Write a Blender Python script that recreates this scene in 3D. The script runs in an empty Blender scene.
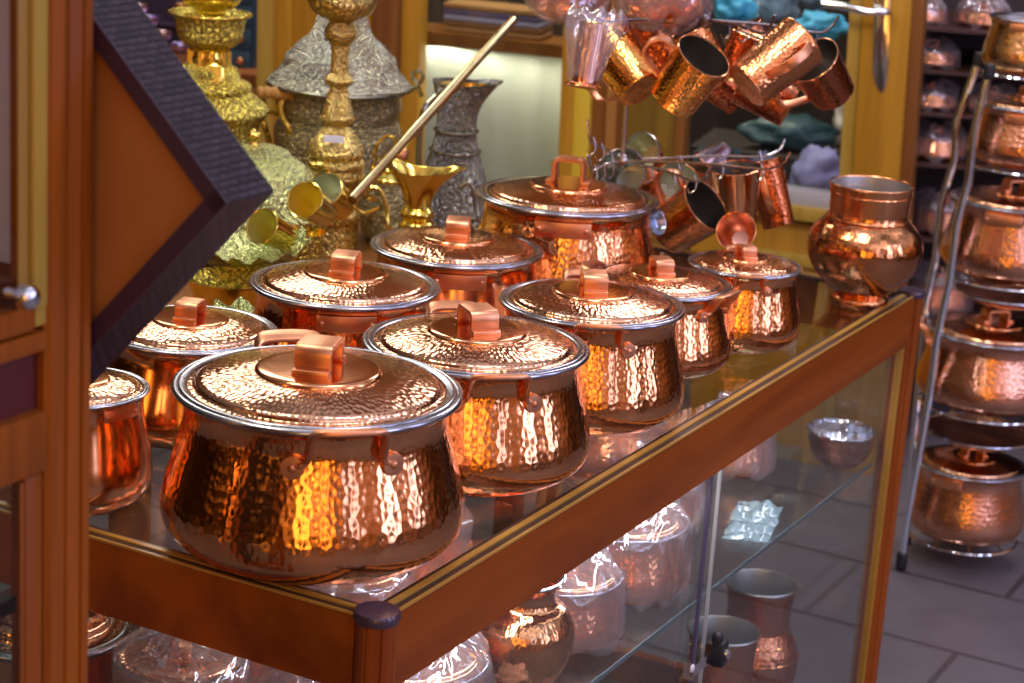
import bpy, bmesh, math, random
from math import sin, cos, pi, radians, atan2, sqrt
from mathutils import Vector, Matrix, noise

random.seed(7)
SC = bpy.context.scene
COL = SC.collection

# ---------------------------------------------------------------- camera
F = 2074.0                      # focal length in pixels of the 1024x683 frame
PITCH, ROLL = radians(16), radians(3.8)
EYE = Vector((0, 0, 1.6))
FW = Vector((0, cos(PITCH), -sin(PITCH)))
_r, _u = Vector((1, 0, 0)), Vector((0, sin(PITCH), cos(PITCH)))
RT = cos(ROLL) * _r + sin(ROLL) * _u
UP = -sin(ROLL) * _r + cos(ROLL) * _u
cam = bpy.data.objects.new('camera', bpy.data.cameras.new('camera'))
COL.objects.link(cam)
cam.matrix_world = Matrix(((RT.x, UP.x, -FW.x, EYE.x), (RT.y, UP.y, -FW.y, EYE.y), (RT.z, UP.z, -FW.z, EYE.z), (0, 0, 0, 1)))
cam.data.sensor_width = 36
cam.data.lens = F / 1024 * 36
cam.data.clip_start = 0.05
cam.data.dof.use_dof = True
cam.data.dof.focus_distance = 2.3
cam.data.dof.aperture_fstop = 9.0
SC.camera = cam

# ---------------------------------------------------------------- world (a roofed bazaar street: pale sky to the right, warm shops behind)
W = bpy.data.worlds.new('bazaar')
SC.world = W
W.use_nodes = True
wn, wl = W.node_tree.nodes, W.node_tree.links
wn.clear()
def wnode(t, **kw):
    n = wn.new(t)
    for k, v in kw.items():
        setattr(n, k, v)
    return n
def wramp(sock, stops):
    n = wnode('ShaderNodeValToRGB')
    while len(n.color_ramp.elements) < len(stops):
        n.color_ramp.elements.new(0.5)
    for e, (p, c) in zip(n.color_ramp.elements, stops):
        e.position = p
        e.color = (*c, 1)
    wl.new(sock, n.inputs[0])
    return n.outputs[0]
def wmix(a, b, mode, fac=1.0):
    n = wnode('ShaderNodeMix', data_type='RGBA', blend_type=mode)
    n.inputs[0].default_value = fac
    wl.new(a, n.inputs[6])
    wl.new(b, n.inputs[7])
    return n.outputs[2]
tc = wnode('ShaderNodeTexCoord')
def wdot(vec, lo, hi):
    d = wnode('ShaderNodeVectorMath', operation='DOT_PRODUCT')
    wl.new(tc.outputs['Generated'], d.inputs[0])
    d.inputs[1].default_value = Vector(vec).normalized()
    m = wnode('ShaderNodeMapRange', interpolation_type='SMOOTHSTEP')
    m.inputs['From Min'].default_value = lo
    m.inputs['From Max'].default_value = hi
    wl.new(d.outputs['Value'], m.inputs['Value'])
    return m.outputs[0]
sky = wramp(wdot((0, 0, 1), -0.35, 0.9), [(0, (0.06, 0.03, 0.014)), (0.25, (0.12, 0.055, 0.02)), (0.5, (0.26, 0.15, 0.09)), (0.75, (0.75, 0.74, 0.80)), (1, (0.5, 0.5, 0.55))])
side = wramp(wdot((0.70, -0.25, 0.70), -0.6, 0.9), [(0, (0.25, 0.22, 0.2)), (0.5, (0.55, 0.5, 0.52)), (1, (2.6, 2.5, 3.0))])
nz = wnode('ShaderNodeTexNoise')
nz.inputs['Scale'].default_value = 3.2
nz.inputs['Detail'].default_value = 3
wl.new(tc.outputs['Generated'], nz.inputs['Vector'])
patch = wramp(nz.outputs['Fac'], [(0.35, (0.15, 0.14, 0.14)), (0.5, (0.8, 0.8, 0.8)), (0.66, (2.2, 2.1, 2.1))])
nz2 = wnode('ShaderNodeTexNoise')
nz2.inputs['Scale'].default_value = 5.5
nz2.inputs['Detail'].default_value = 2
wl.new(tc.outputs['Generated'], nz2.inputs['Vector'])
warm = wramp(nz2.outputs['Fac'], [(0.52, (0, 0, 0)), (0.64, (1.6, 0.72, 0.16))])
back = wramp(wdot((-0.35, -1, 0.0), 0.2, 0.95), [(0, (0, 0, 0)), (1, (1, 1, 1))])
wcol = wmix(wmix(wmix(sky, side, 'MULTIPLY'), patch, 'MULTIPLY'), wmix(warm, back, 'MULTIPLY'), 'ADD')
bg = wnode('ShaderNodeBackground')
bg.inputs['Strength'].default_value = 0.55
wl.new(wcol, bg.inputs['Color'])
wo = wnode('ShaderNodeOutputWorld')
wl.new(bg.outputs[0], wo.inputs['Surface'])

def area(name, loc, target, sx, sy, energy, color):
    l = bpy.data.lights.new(name, 'AREA')
    l.shape = 'RECTANGLE'
    l.size, l.size_y, l.energy, l.color = sx, sy, energy, color
    o = bpy.data.objects.new(name, l)
    COL.objects.link(o)
    o.location = loc
    o.rotation_euler = (Vector(target) - Vector(loc)).to_track_quat('-Z', 'Y').to_euler()
    return o
DAY = (0.64, 0.71, 1.28)
area('street_daylight', (3.3, 1.9, 1.9), (0.1, 2.5, 0.9), 0.45, 2.2, 15, DAY)
area('street_daylight_near', (3.0, 0.5, 1.9), (0.1, 2.4, 0.9), 0.60, 2.4, 22, DAY)
area('street_daylight_behind', (2.2, -1.3, 1.9), (0.1, 2.4, 0.9), 0.40, 2.0, 8, DAY)
area('shop_lamps_yellow', (-0.25, -1.6, 1.45), (-0.1, 2.2, 0.9), 0.50, 1.6, 9, (1.0, 0.54, 0.09))
area('shop_lamps_orange', (0.75, -1.7, 1.35), (0.0, 2.4, 0.9), 0.25, 1.3, 4.5, (1.0, 0.40, 0.06))
area('shop_lamps_left', (-2.3, 0.4, 1.5), (-0.1, 2.4, 0.9), 0.25, 1.3, 5, (1.0, 0.36, 0.06))
area('lid_highlight_fill', (-0.75, 4.2, 2.10), (0.0, 2.3, 0.9), 0.8, 0.30, 7.0, (1.0, 0.97, 0.90))  # unseen fill, added for cream highlights on the lids
area('lid_highlight_fill_right', (0.50, 4.2, 2.20), (0.0, 2.3, 0.9), 0.6, 0.30, 5.5, (0.95, 0.92, 1.0))  # second unseen fill, added for more highlights on the lids
window_sheet_fill = area('window_sheet_fill', (0, 0, 0), (0, 0, -1), 0.5, 0.05, 1.1, (1.0, 0.98, 0.86))  # added fill without fixture, brightens the pale sheet in the middle window
area('shop_inside_fill', (0.1, 5.3, 2.7), (0.1, 5.0, 0.9), 1.8, 0.5, 40, (1.0, 0.92, 0.72))  # unseen fill put in to light the shop interior
area('brass_fill', (-0.75, 2.5, 2.7), (-0.3, 3.3, 1.0), 0.25, 0.25, 16, (1.0, 0.95, 0.72))  # unseen fill added to brighten the brass ware

area('rack_fill', (0.2, 2.2, 2.6), (1.05, 4.2, 0.8), 0.5, 0.8, 16, (0.86, 0.80, 1.0))  # unseen fill, added to brighten the pots on the chrome rack
area('shelf_unit_fill', (1.15, 4.55, 2.5), (1.2, 5.0, 1.3), 0.9, 0.15, 14, (0.92, 0.86, 1.0))  # added strip fill over the dark shelves, brightens their bagged pots
case_fill = area('case_fill', (0, 0, 0), (0, 0, -1), 1.3, 0.02, 3.6, (0.92, 0.86, 1.0))  # added fill under the front rail, no fixture, brightens the bags

vs = SC.view_settings
vs.view_transform = 'Standard'
vs.look = 'None'
vs.gamma = 1
vs.exposure = 0.17
vs.use_curve_mapping = False
SC.cycles.max_bounces = 16
SC.cycles.transparent_max_bounces = 32
SC.cycles.glossy_bounces = 6
SC.cycles.sample_clamp_indirect = 6

# ---------------------------------------------------------------- pixel -> place
def ray(px, py):
    return FW * F + RT * (px - 512) - UP * (py - 341.5)
def at_z(px, py, z):
    d = ray(px, py)
    return EYE + d * ((z - EYE.z) / d.z)
def at_y(px, py, y):
    d = ray(px, py)
    return EYE + d * (y / d.y)
def on_plane(px, py, q, n):
    d = ray(px, py)
    return EYE + d * ((q - EYE).dot(n) / d.dot(n))
def mpp(p):                      # metres per pixel at a place
    return (p - EYE).dot(FW) / F
def to_px(p):
    v = p - EYE
    z = v.dot(FW)
    return 512 + F * v.dot(RT) / z, 341.5 - F * v.dot(UP) / z

# ---------------------------------------------------------------- materials
MATS = {}
def new_mat(name):
    m = bpy.data.materials.new(name)
    m.use_nodes = True
    n, l = m.node_tree.nodes, m.node_tree.links
    return m, n, l, n['Principled BSDF']
def plain(name, col, rough=0.5, metal=0.0, spec=0.5):
    if name in MATS:
        return MATS[name]
    m, n, l, p = new_mat(name)
    p.inputs['Base Color'].default_value = (*col, 1)
    p.inputs['Roughness'].default_value = rough
    p.inputs['Metallic'].default_value = metal
    p.inputs['Specular IOR Level'].default_value = spec
    MATS[name] = m
    return m
def metal(name, col, rough=0.18, cell=0.0, strength=0.5, var=0.12, kind='dimple', scratch=0.0):
    """beaten or chased sheet metal; cell = size of one hammer mark in metres"""
    if name in MATS:
        return MATS[name]
    m, n, l, p = new_mat(name)
    p.inputs['Metallic'].default_value = 1
    t = n.new('ShaderNodeTexCoord')
    nn = n.new('ShaderNodeTexNoise')
    nn.inputs['Scale'].default_value = 18
    nn.inputs['Detail'].default_value = 4
    l.new(t.outputs['Object'], nn.inputs['Vector'])
    r = n.new('ShaderNodeValToRGB')
    r.color_ramp.elements[0].position = 0.3
    r.color_ramp.elements[1].position = 0.7
    r.color_ramp.elements[0].color = (*[c * (1 - var) for c in col], 1)
    r.color_ramp.elements[1].color = (*[min(1, c * (1 + var)) for c in col], 1)
    l.new(nn.outputs['Fac'], r.inputs[0])
    l.new(r.outputs[0], p.inputs['Base Color'])
    mr = n.new('ShaderNodeMapRange')
    mr.inputs['To Min'].default_value = rough * 0.7
    mr.inputs['To Max'].default_value = rough * 1.4
    l.new(nn.outputs['Fac'], mr.inputs['Value'])
    l.new(mr.outputs[0], p.inputs['Roughness'])
    if cell:
        mp = n.new('ShaderNodeMapping')
        mp.inputs['Scale'].default_value = (1 / cell, 0.8 / cell, 1) if kind == 'dimple' else (0.7 / cell, 0.7 / cell, 1)
        l.new(t.outputs['UV'], mp.inputs['Vector'])
        if kind == 'dimple':
            v = n.new('ShaderNodeTexVoronoi')
            v.voronoi_dimensions = '2D'
            v.feature = 'SMOOTH_F1'
            v.inputs['Scale'].default_value = 1
            v.inputs['Smoothness'].default_value = 0.25
            v.inputs['Randomness'].default_value = 0.75
            l.new(mp.outputs[0], v.inputs['Vector'])
            h = v.outputs['Distance']
        else:                      # chased ornament
            v = n.new('ShaderNodeTexVoronoi')
            v.voronoi_dimensions = '2D'
            v.feature = 'DISTANCE_TO_EDGE'
            v.inputs['Scale'].default_value = 1
            l.new(mp.outputs[0], v.inputs['Vector'])
            w = n.new('ShaderNodeTexNoise')
            w.inputs['Scale'].default_value = 1.6
            w.inputs['Detail'].default_value = 3
            w.inputs['Distortion'].default_value = 2.5
            l.new(mp.outputs[0], w.inputs['Vector'])
            a = n.new('ShaderNodeMath')
            a.operation = 'ADD'
            l.new(v.outputs['Distance'], a.inputs[0])
            l.new(w.outputs['Fac'], a.inputs[1])
            h = a.outputs[0]
        if kind == 'chase':
            pr = n.new('ShaderNodeMapRange')
            pr.inputs['From Min'].default_value = 0.40
            pr.inputs['From Max'].default_value = 0.80
            pr.inputs['To Min'].default_value = 0.3
            pr.inputs['To Max'].default_value = 1.0
            l.new(h, pr.inputs['Value'])
            pm = n.new('ShaderNodeMix')
            pm.data_type = 'RGBA'
            pm.blend_type = 'MULTIPLY'
            pm.inputs[0].default_value = 1
            l.new(r.outputs[0], pm.inputs[6])
            l.new(pr.outputs[0], pm.inputs[7])
            l.new(pm.outputs[2], p.inputs['Base Color'])
        b = n.new('ShaderNodeBump')
        b.inputs['Strength'].default_value = strength
        b.inputs['Distance'].default_value = cell * (0.35 if kind == 'dimple' else 0.8)
        l.new(h, b.inputs['Height'])
        l.new(b.outputs[0], p.inputs['Normal'])
    MATS[name] = m
    return m
def wood(name, c1, c2, rough=0.35, scale=(3, 3, 40)):
    if name in MATS:
        return MATS[name]
    m, n, l, p = new_mat(name)
    t = n.new('ShaderNodeTexCoord')
    mp = n.new('ShaderNodeMapping')
    mp.inputs['Scale'].default_value = scale
    l.new(t.outputs['Object'], mp.inputs['Vector'])
    nn = n.new('ShaderNodeTexNoise')
    nn.inputs['Scale'].default_value = 1.0
    nn.inputs['Detail'].default_value = 5
    nn.inputs['Distortion'].default_value = 0.6
    l.new(mp.outputs[0], nn.inputs['Vector'])
    r = n.new('ShaderNodeValToRGB')
    r.color_ramp.elements[0].position = 0.35
    r.color_ramp.elements[1].position = 0.68
    r.color_ramp.elements[0].color = (*c1, 1)
    r.color_ramp.elements[1].color = (*c2, 1)
    l.new(nn.outputs['Fac'], r.inputs[0])
    l.new(r.outputs[0], p.inputs['Base Color'])
    p.inputs['Roughness'].default_value = rough
    p.inputs['Specular IOR Level'].default_value = 0.22
    MATS[name] = m
    return m
def schlick(n, l, f0, normal=None):
    """reflectance of a thin sheet, the same from either side"""
    lw = n.new('ShaderNodeLayerWeight')
    lw.inputs['Blend'].default_value = 0.5
    if normal is not None:
        l.new(normal, lw.inputs['Normal'])
    pw = n.new('ShaderNodeMath')
    pw.operation = 'POWER'
    pw.inputs[1].default_value = 5
    l.new(lw.outputs['Facing'], pw.inputs[0])
    ma = n.new('ShaderNodeMath')
    ma.operation = 'MULTIPLY_ADD'
    ma.inputs[1].default_value = 1 - f0
    ma.inputs[2].default_value = f0
    l.new(pw.outputs[0], ma.inputs[0])
    return ma.outputs[0]
def glass(name, tint=(0.93, 0.96, 0.95), ior=1.5, rough=0.0):
    if name in MATS:
        return MATS[name]
    m, n, l, p = new_mat(name)
    n.remove(p)
    tr = n.new('ShaderNodeBsdfTransparent')
    tr.inputs['Color'].default_value = (*tint, 1)
    gl = n.new('ShaderNodeBsdfGlossy')
    gl.inputs['Roughness'].default_value = rough
    fr = schlick(n, l, ((ior - 1) / (ior + 1)) ** 2)
    mx = n.new('ShaderNodeMixShader')
    l.new(fr, mx.inputs[0])
    l.new(tr.outputs[0], mx.inputs[1])
    l.new(gl.outputs[0], mx.inputs[2])
    l.new(mx.outputs[0], n['Material Output'].inputs['Surface'])
    MATS[name] = m
    return m
def film(name, col=(0.92, 0.84, 0.92), body=0.16):
    """thin crumpled polythene"""
    if name in MATS:
        return MATS[name]
    m, n, l, p = new_mat(name)
    n.remove(p)
    t = n.new('ShaderNodeTexCoord')
    nn = n.new('ShaderNodeTexNoise')
    nn.inputs['Scale'].default_value = 20
    nn.inputs['Detail'].default_value = 2
    nn.inputs['Distortion'].default_value = 1.0
    mp = n.new('ShaderNodeMapping')
    mp.inputs['Scale'].default_value = (1.3, 1.3, 0.22)
    l.new(t.outputs['Object'], mp.inputs['Vector'])
    l.new(mp.outputs[0], nn.inputs['Vector'])
    b = n.new('ShaderNodeBump')
    b.inputs['Strength'].default_value = 0.9
    b.inputs['Distance'].default_value = 0.012
    l.new(nn.outputs['Fac'], b.inputs['Height'])
    tr = n.new('ShaderNodeBsdfTransparent')
    tr.inputs['Color'].default_value = (0.97, 0.95, 0.98, 1)
    di = n.new('ShaderNodeBsdfTranslucent')
    di.inputs['Color'].default_value = (*col, 1)
    df = n.new('ShaderNodeBsdfDiffuse')
    df.inputs['Color'].default_value = (*col, 1)
    m0 = n.new('ShaderNodeMixShader')
    l.new(di.outputs[0], m0.inputs[1])
    l.new(df.outputs[0], m0.inputs[2])
    gl = n.new('ShaderNodeBsdfGlossy')
    gl.inputs['Roughness'].default_value = 0.12
    l.new(b.outputs[0], gl.inputs['Normal'])
    l.new(b.outputs[0], df.inputs['Normal'])
    fr = schlick(n, l, 0.16, b.outputs[0])
    m1 = n.new('ShaderNodeMixShader')
    m1.inputs[0].default_value = body
    l.new(tr.outputs[0], m1.inputs[1])
    l.new(m0.outputs[0], m1.inputs[2])
    m2 = n.new('ShaderNodeMixShader')
    l.new(fr, m2.inputs[0])
    l.new(m1.outputs[0], m2.inputs[1])
    l.new(gl.outputs[0], m2.inputs[2])
    l.new(m2.outputs[0], n['Material Output'].inputs['Surface'])
    MATS[name] = m
    return m

COPPER = (0.83, 0.37, 0.155)
M_HAM = metal('hammered_copper', COPPER, 0.13, 0.0080, 0.145)
M_HAMS = metal('fine_hammered_copper', COPPER, 0.13, 0.0064, 0.16)
M_LID = metal('hammered_lid_copper', (0.78, 0.42, 0.23), 0.12, 0.0070, 0.20)
M_COP = metal('smooth_copper', COPPER, 0.14)
M_STRAP = metal('strap_copper', (0.80, 0.36, 0.18), 0.36)
M_DARKCOP = metal('dull_copper', (0.55, 0.22, 0.10), 0.25, 0.009, 0.4)
M_TIN = metal('tinned_rim', (0.42, 0.41, 0.44), 0.2)
M_TININ = metal('tinned_inside', (0.50, 0.50, 0.47), 0.38)
M_BRASS = metal('brass', (0.85, 0.66, 0.14), 0.15)
M_BRASSE = metal('chased_brass', (0.88, 0.74, 0.16), 0.17, 0.009, 0.75, kind='chase')
M_GREEN = metal('pale_chased_brass', (0.74, 0.80, 0.34), 0.18, 0.008, 0.75, kind='chase')
M_SILV = metal('chased_silver', (0.70, 0.70, 0.52), 0.18, 0.008, 0.8, kind='chase')
M_OLD = metal('old_chased_metal', (0.54, 0.48, 0.27), 0.18, 0.008, 0.8, kind='chase')
M_CHROME = metal('chrome', (0.75, 0.77, 0.80), 0.08, var=0.03)
M_STEEL = metal('steel_wire', (0.50, 0.44, 0.40), 0.22)
M_DSTEEL = metal('dark_steel_wire', (0.16, 0.13, 0.13), 0.3)
M_FOIL = wood('orange_wood_profile', (0.17, 0.034, 0.003), (0.29, 0.068, 0.006), 0.36, (2, 14, 14))
M_FOILV = wood('orange_wood_post', (0.19, 0.038, 0.004), (0.27, 0.062, 0.006), 0.36, (40, 40, 1.5))
M_LIP = plain('gold_lacquer_lip', (0.42, 0.22, 0.035), 0.3)
M_GROOVE = plain('dark_groove', (0.05, 0.02, 0.008), 0.5)
M_CABW = wood('cabinet_wood', (0.21, 0.052, 0.004), (0.33, 0.085, 0.006), 0.42, (40, 40, 2))
M_CABG = wood('cabinet_gold_wood', (0.36, 0.22, 0.035), (0.46, 0.30, 0.05), 0.38, (30, 30, 2))
M_MAROON = plain('maroon_panel', (0.075, 0.006, 0.003), 0.45)
M_OCHRE = wood('ochre_wood', (0.35, 0.165, 0.012), (0.46, 0.225, 0.018), 0.42, (30, 30, 2))
M_BROWN = wood('brown_wood', (0.16, 0.055, 0.012), (0.24, 0.09, 0.018), 0.42, (30, 30, 2))
M_DARKW = plain('dark_interior', (0.03, 0.018, 0.016), 0.7)
M_GLASS = glass('clear_glass')
M_GLASSE = glass('green_glass', (0.80, 0.90, 0.88))
M_WIN = glass('window_glass', (0.92, 0.95, 0.93), 1.35)
M_FILM = film('polythene')
M_BLACK = plain('black_plastic', (0.012, 0.012, 0.014), 0.4)

# ---------------------------------------------------------------- mesh helpers
def link(name, me, mat, parent=None, loc=None, rot=None, angle=35):
    if me.polygons:
        me.polygons.foreach_set('use_smooth', [True] * len(me.polygons))
        me.set_sharp_from_angle(angle=radians(angle))
    o = bpy.data.objects.new(name, me)
    COL.objects.link(o)
    for m in (mat if isinstance(mat, (list, tuple)) else [mat]):
        me.materials.append(m)
    if parent:
        o.parent = parent
    if loc is not None:
        o.location = loc
    if rot is not None:
        o.rotation_euler = rot
    return o
def mesh_of(bm, name):
    me = bpy.data.meshes.new(name)
    bmesh.ops.recalc_face_normals(bm, faces=bm.faces)
    bm.to_mesh(me)
    bm.free()
    return me
def empty(name, loc=(0, 0, 0), rz=0.0, parent=None):
    o = bpy.data.objects.new(name, None)
    o.empty_display_size = 0.05
    COL.objects.link(o)
    o.location = loc
    o.rotation_euler = (0, 0, rz)
    if parent:
        o.parent = parent
    return o
def tag(o, label, cat, group=None, kind=None):
    o['label'] = label
    o['category'] = cat
    if group:
        o['group'] = group
    if kind:
        o['kind'] = kind
    return o
def structure(o, label, cat):
    o['kind'] = 'structure'
    o['label'] = label
    o['category'] = cat
    return o
def smooth_profile(pts, n=5):
    """Catmull-Rom through (r, z) points; a point written twice stays a sharp corner"""
    out = []
    runs, cur = [], [pts[0]]
    for p in pts[1:]:
        if p == cur[-1]:
            runs.append(cur)
            cur = [p]
        else:
            cur.append(p)
    runs.append(cur)
    for run in runs:
        if len(run) < 3:
            out += run if not out or out[-1] != run[0] else run[1:]
            continue
        ext = [(2 * run[0][0] - run[1][0], 2 * run[0][1] - run[1][1])] + run + [(2 * run[-1][0] - run[-2][0], 2 * run[-1][1] - run[-2][1])]
        for i in range(1, len(ext) - 2):
            a, b, c, d = ext[i - 1:i + 3]
            for k in range(n):
                t = k / n
                q = []
                for j in (0, 1):
                    q.append(0.5 * (2 * b[j] + (c[j] - a[j]) * t + (2 * a[j] - 5 * b[j] + 4 * c[j] - d[j]) * t * t + (3 * b[j] - a[j] - 3 * c[j] + d[j]) * t ** 3))
                q[0] = max(q[0], 0.0)
                q = tuple(q)
                if not out or out[-1] != q:
                    out.append(q)
        out.append(run[-1])
    return out
def lathe(name, pts, mat, parent=None, seg=64, smooth=True, s=1.0, loc=None, rot=None, wob=None, angle=38):
    prof = smooth_profile(pts) if smooth else pts
    prof = [(r * s, z * s) for r, z in prof]
    bm = bmesh.new()
    uvl = bm.loops.layers.uv.new('UVMap')
    rmax = max(p[0] for p in prof)
    arc = [0.0]
    for a, b in zip(prof, prof[1:]):
        arc.append(arc[-1] + sqrt((a[0] - b[0]) ** 2 + (a[1] - b[1]) ** 2))
    rings = []
    for r, z in prof:
        if r < 1e-6:
            rings.append([bm.verts.new((0, 0, z))])
        else:
            ring = []
            for i in range(seg):
                th = 2 * pi * i / seg
                rr, zz = (r, z) if wob is None else wob(r, z, th)
                ring.append(bm.verts.new((rr * cos(th), rr * sin(th), zz)))
            rings.append(ring)
    U = 2 * pi * rmax
    for j in range(len(rings) - 1):
        a, b = rings[j], rings[j + 1]
        for i in range(seg):
            i2 = (i + 1) % seg
            u0, u1 = U * i / seg, U * (i + 1) / seg
            if len(a) == 1 and len(b) == 1:
                continue
            if len(a) == 1:
                vs_, uvs = (a[0], b[i2], b[i]), ((u0, arc[j]), (u1, arc[j + 1]), (u0, arc[j + 1]))
            elif len(b) == 1:
                vs_, uvs = (a[i], a[i2], b[0]), ((u0, arc[j]), (u1, arc[j]), (u0, arc[j + 1]))
            else:
                vs_, uvs = (a[i], a[i2], b[i2], b[i]), ((u0, arc[j]), (u1, arc[j]), (u1, arc[j + 1]), (u0, arc[j + 1]))
            f = bm.faces.new(vs_)
            for lp, uv in zip(f.loops, uvs):
                lp[uvl].uv = uv
    return link(name, mesh_of(bm, name), mat, parent, loc, rot, angle)
def add_box(bm, lo, hi, M=None):
    vs_ = [bm.verts.new((x, y, z)) for z in (lo[2], hi[2]) for x, y in ((lo[0], lo[1]), (hi[0], lo[1]), (hi[0], hi[1]), (lo[0], hi[1]))]
    if M:
        for v in vs_:
            v.co = M @ v.co
    for f in ((3, 2, 1, 0), (4, 5, 6, 7), (0, 1, 5, 4), (1, 2, 6, 5), (2, 3, 7, 6), (3, 0, 4, 7)):
        bm.faces.new([vs_[i] for i in f])
def box(name, lo, hi, mat, parent=None, bev=0.0, loc=None, rot=None):
    bm = bmesh.new()
    add_box(bm, lo, hi)
    if bev:
        bmesh.ops.bevel(bm, geom=list(bm.edges), offset=bev, segments=2, affect='EDGES', profile=0.5)
    return link(name, mesh_of(bm, name), mat, parent, loc, rot)
def extrude(name, poly, axis, a, b, mat, parent=None, loc=None, rot=None):
    """poly: 2-D outline, swept along axis (0=x,1=y,2=z) from a to b"""
    bm = bmesh.new()
    def pt(p, t):
        if axis == 0:
            return (t, p[0], p[1])
        if axis == 1:
            return (p[0], t, p[1])
        return (p[0], p[1], t)
    A = [bm.verts.new(pt(p, a)) for p in poly]
    B = [bm.verts.new(pt(p, b)) for p in poly]
    k = len(poly)
    for i in range(k):
        bm.faces.new((A[i], A[(i + 1) % k], B[(i + 1) % k], B[i]))
    bm.faces.new(A[::-1])
    bm.faces.new(B)
    return link(name, mesh_of(bm, name), mat, parent, loc, rot, 30)
def curve_pts(pts, n=6):
    pts = [Vector(p) for p in pts]
    if len(pts) < 3:
        return pts
    ext = [2 * pts[0] - pts[1]] + pts + [2 * pts[-1] - pts[-2]]
    out = []
    for i in range(1, len(ext) - 2):
        a, b, c, d = ext[i - 1:i + 3]
        for k in range(n):
            t = k / n
            out.append(0.5 * (2 * b + (c - a) * t + (2 * a - 5 * b + 4 * c - d) * t * t + (3 * b - a - 3 * c + d) * t ** 3))
    out.append(pts[-1])
    return out
def add_tube(bm, pts, r, seg=10, smooth=True, closed=False):
    pts = curve_pts(pts) if smooth and not closed else [Vector(p) for p in pts]
    n = len(pts)
    rings = []
    up = None
    for i, p in enumerate(pts):
        if closed:
            t = (pts[(i + 1) % n] - pts[i - 1]).normalized()
        else:
            t = (pts[min(i + 1, n - 1)] - pts[max(i - 1, 0)]).normalized()
        if up is None:
            up = Vector((0, 0, 1)) if abs(t.z) < 0.9 else Vector((1, 0, 0))
        sdir = t.cross(up).normalized()
        up = sdir.cross(t).normalized()
        rr = r[min(i, len(r) - 1)] if isinstance(r, (list, tuple)) else (r(i / max(1, n - 1)) if callable(r) else r)
        rings.append([bm.verts.new(p + rr * (cos(2 * pi * k / seg) * sdir + sin(2 * pi * k / seg) * up)) for k in range(seg)])
    m = n if closed else n - 1
    for i in range(m):
        a, b = rings[i], rings[(i + 1) % n]
        for k in range(seg):
            bm.faces.new((a[k], a[(k + 1) % seg], b[(k + 1) % seg], b[k]))
    if not closed:
        bm.faces.new(rings[0][::-1])
        bm.faces.new(rings[-1])
def tube(name, pts, r, mat, parent=None, seg=10, smooth=True, closed=False):
    bm = bmesh.new()
    add_tube(bm, pts, r, seg, smooth, closed)
    return link(name, mesh_of(bm, name), mat, parent)
def circle(r, z, n=48, cx=0, cy=0):
    return [(cx + r * cos(2 * pi * i / n), cy + r * sin(2 * pi * i / n), z) for i in range(n)]
def strap(name, path, wdir, width, th, mat, parent=None, n=4, wf=None):
    """flat bar following path, width measured along wdir"""
    pts = curve_pts(path, n)
    bm = bmesh.new()
    rings = []
    wdir = Vector(wdir).normalized()
    k = len(pts)
    for i, p in enumerate(pts):
        t = (pts[min(i + 1, k - 1)] - pts[max(i - 1, 0)]).normalized()
        nr = t.cross(wdir).normalized()
        w = width * (wf(i / (k - 1)) if wf else 1)
        e = min(th * 0.5, w * 0.2)
        ring = []
        for a, b in ((-1, -1), (1, -1), (1, 1), (-1, 1)):
            ring.append(bm.verts.new(p + wdir * (a * w / 2) + nr * (b * th / 2)))
        rings.append(ring)
    for a, b in zip(rings, rings[1:]):
        for j in range(4):
            bm.faces.new((a[j], a[(j + 1) % 4], b[(j + 1) % 4], b[j]))
    bm.faces.new(rings[0][::-1])
    bm.faces.new(rings[-1])
    bmesh.ops.recalc_face_normals(bm, faces=bm.faces)
    sharp = [e for e in bm.edges if len(e.link_faces) == 2 and e.calc_face_angle(0) > 0.9]
    bmesh.ops.bevel(bm, geom=sharp, offset=th * 0.22, segments=2, affect='EDGES', profile=0.5)
    return link(name, mesh_of(bm, name), mat, parent, angle=40)

# ---------------------------------------------------------------- frames of the place
TOP = 0.80                                            # glass top of the display case
CC = at_z(377, 618, TOP)
CF = at_z(911, 294.5, TOP)
U = (CF - CC).normalized()
V = Vector((-U.y, U.x, 0))
CASE_RZ = atan2(U.y, U.x)
CLEN, CWID = (CF - CC).length, 0.62
def case_pt(u, v, z):
    return Vector((CC.x, CC.y, 0)) + U * u + V * v + Vector((0, 0, z))
case_fill.location = case_pt(0.78, 0.05, TOP - 0.06)
case_fill.rotation_euler = (radians(18), 0, CASE_RZ)
WQ = Vector((0.95, 4.62, 0))                          # shopfront plane
WD = Vector((-0.96, 0.28, 0)).normalized()
WN = Vector((-WD.y, WD.x, 0))                         # towards the camera is -WB
WB = Vector((0.28, 0.96, 0)).normalized()             # into the shop
def wall_pt(px, py, off=0.0):
    return on_plane(px, py, WQ + WB * off, WB)
def slab(name, pix, off, th, mat, parent=None, bev=0.0):
    """a board standing in the shopfront (off metres behind its face), corners sighted in the photo, th thick"""
    bm = bmesh.new()
    A = [bm.verts.new(wall_pt(x, y, off)) for x, y in pix]
    B = [bm.verts.new(v.co + WB * th) for v in A]
    k = len(A)
    for i in range(k):
        bm.faces.new((A[i], A[(i + 1) % k], B[(i + 1) % k], B[i]))
    bm.faces.new(A[::-1])
    bm.faces.new(B)
    bmesh.ops.recalc_face_normals(bm, faces=bm.faces)
    if bev:
        bmesh.ops.bevel(bm, geom=list(bm.edges), offset=bev, segments=2, affect='EDGES', profile=0.5)
    return link(name, mesh_of(bm, name), mat, parent)

_a, _b = wall_pt(490, 56, 0.115), wall_pt(490, 190, 0.158)
window_sheet_fill.location = _a
window_sheet_fill.rotation_euler = (_b - _a).to_track_quat('-Z', 'Y').to_euler()

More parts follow.
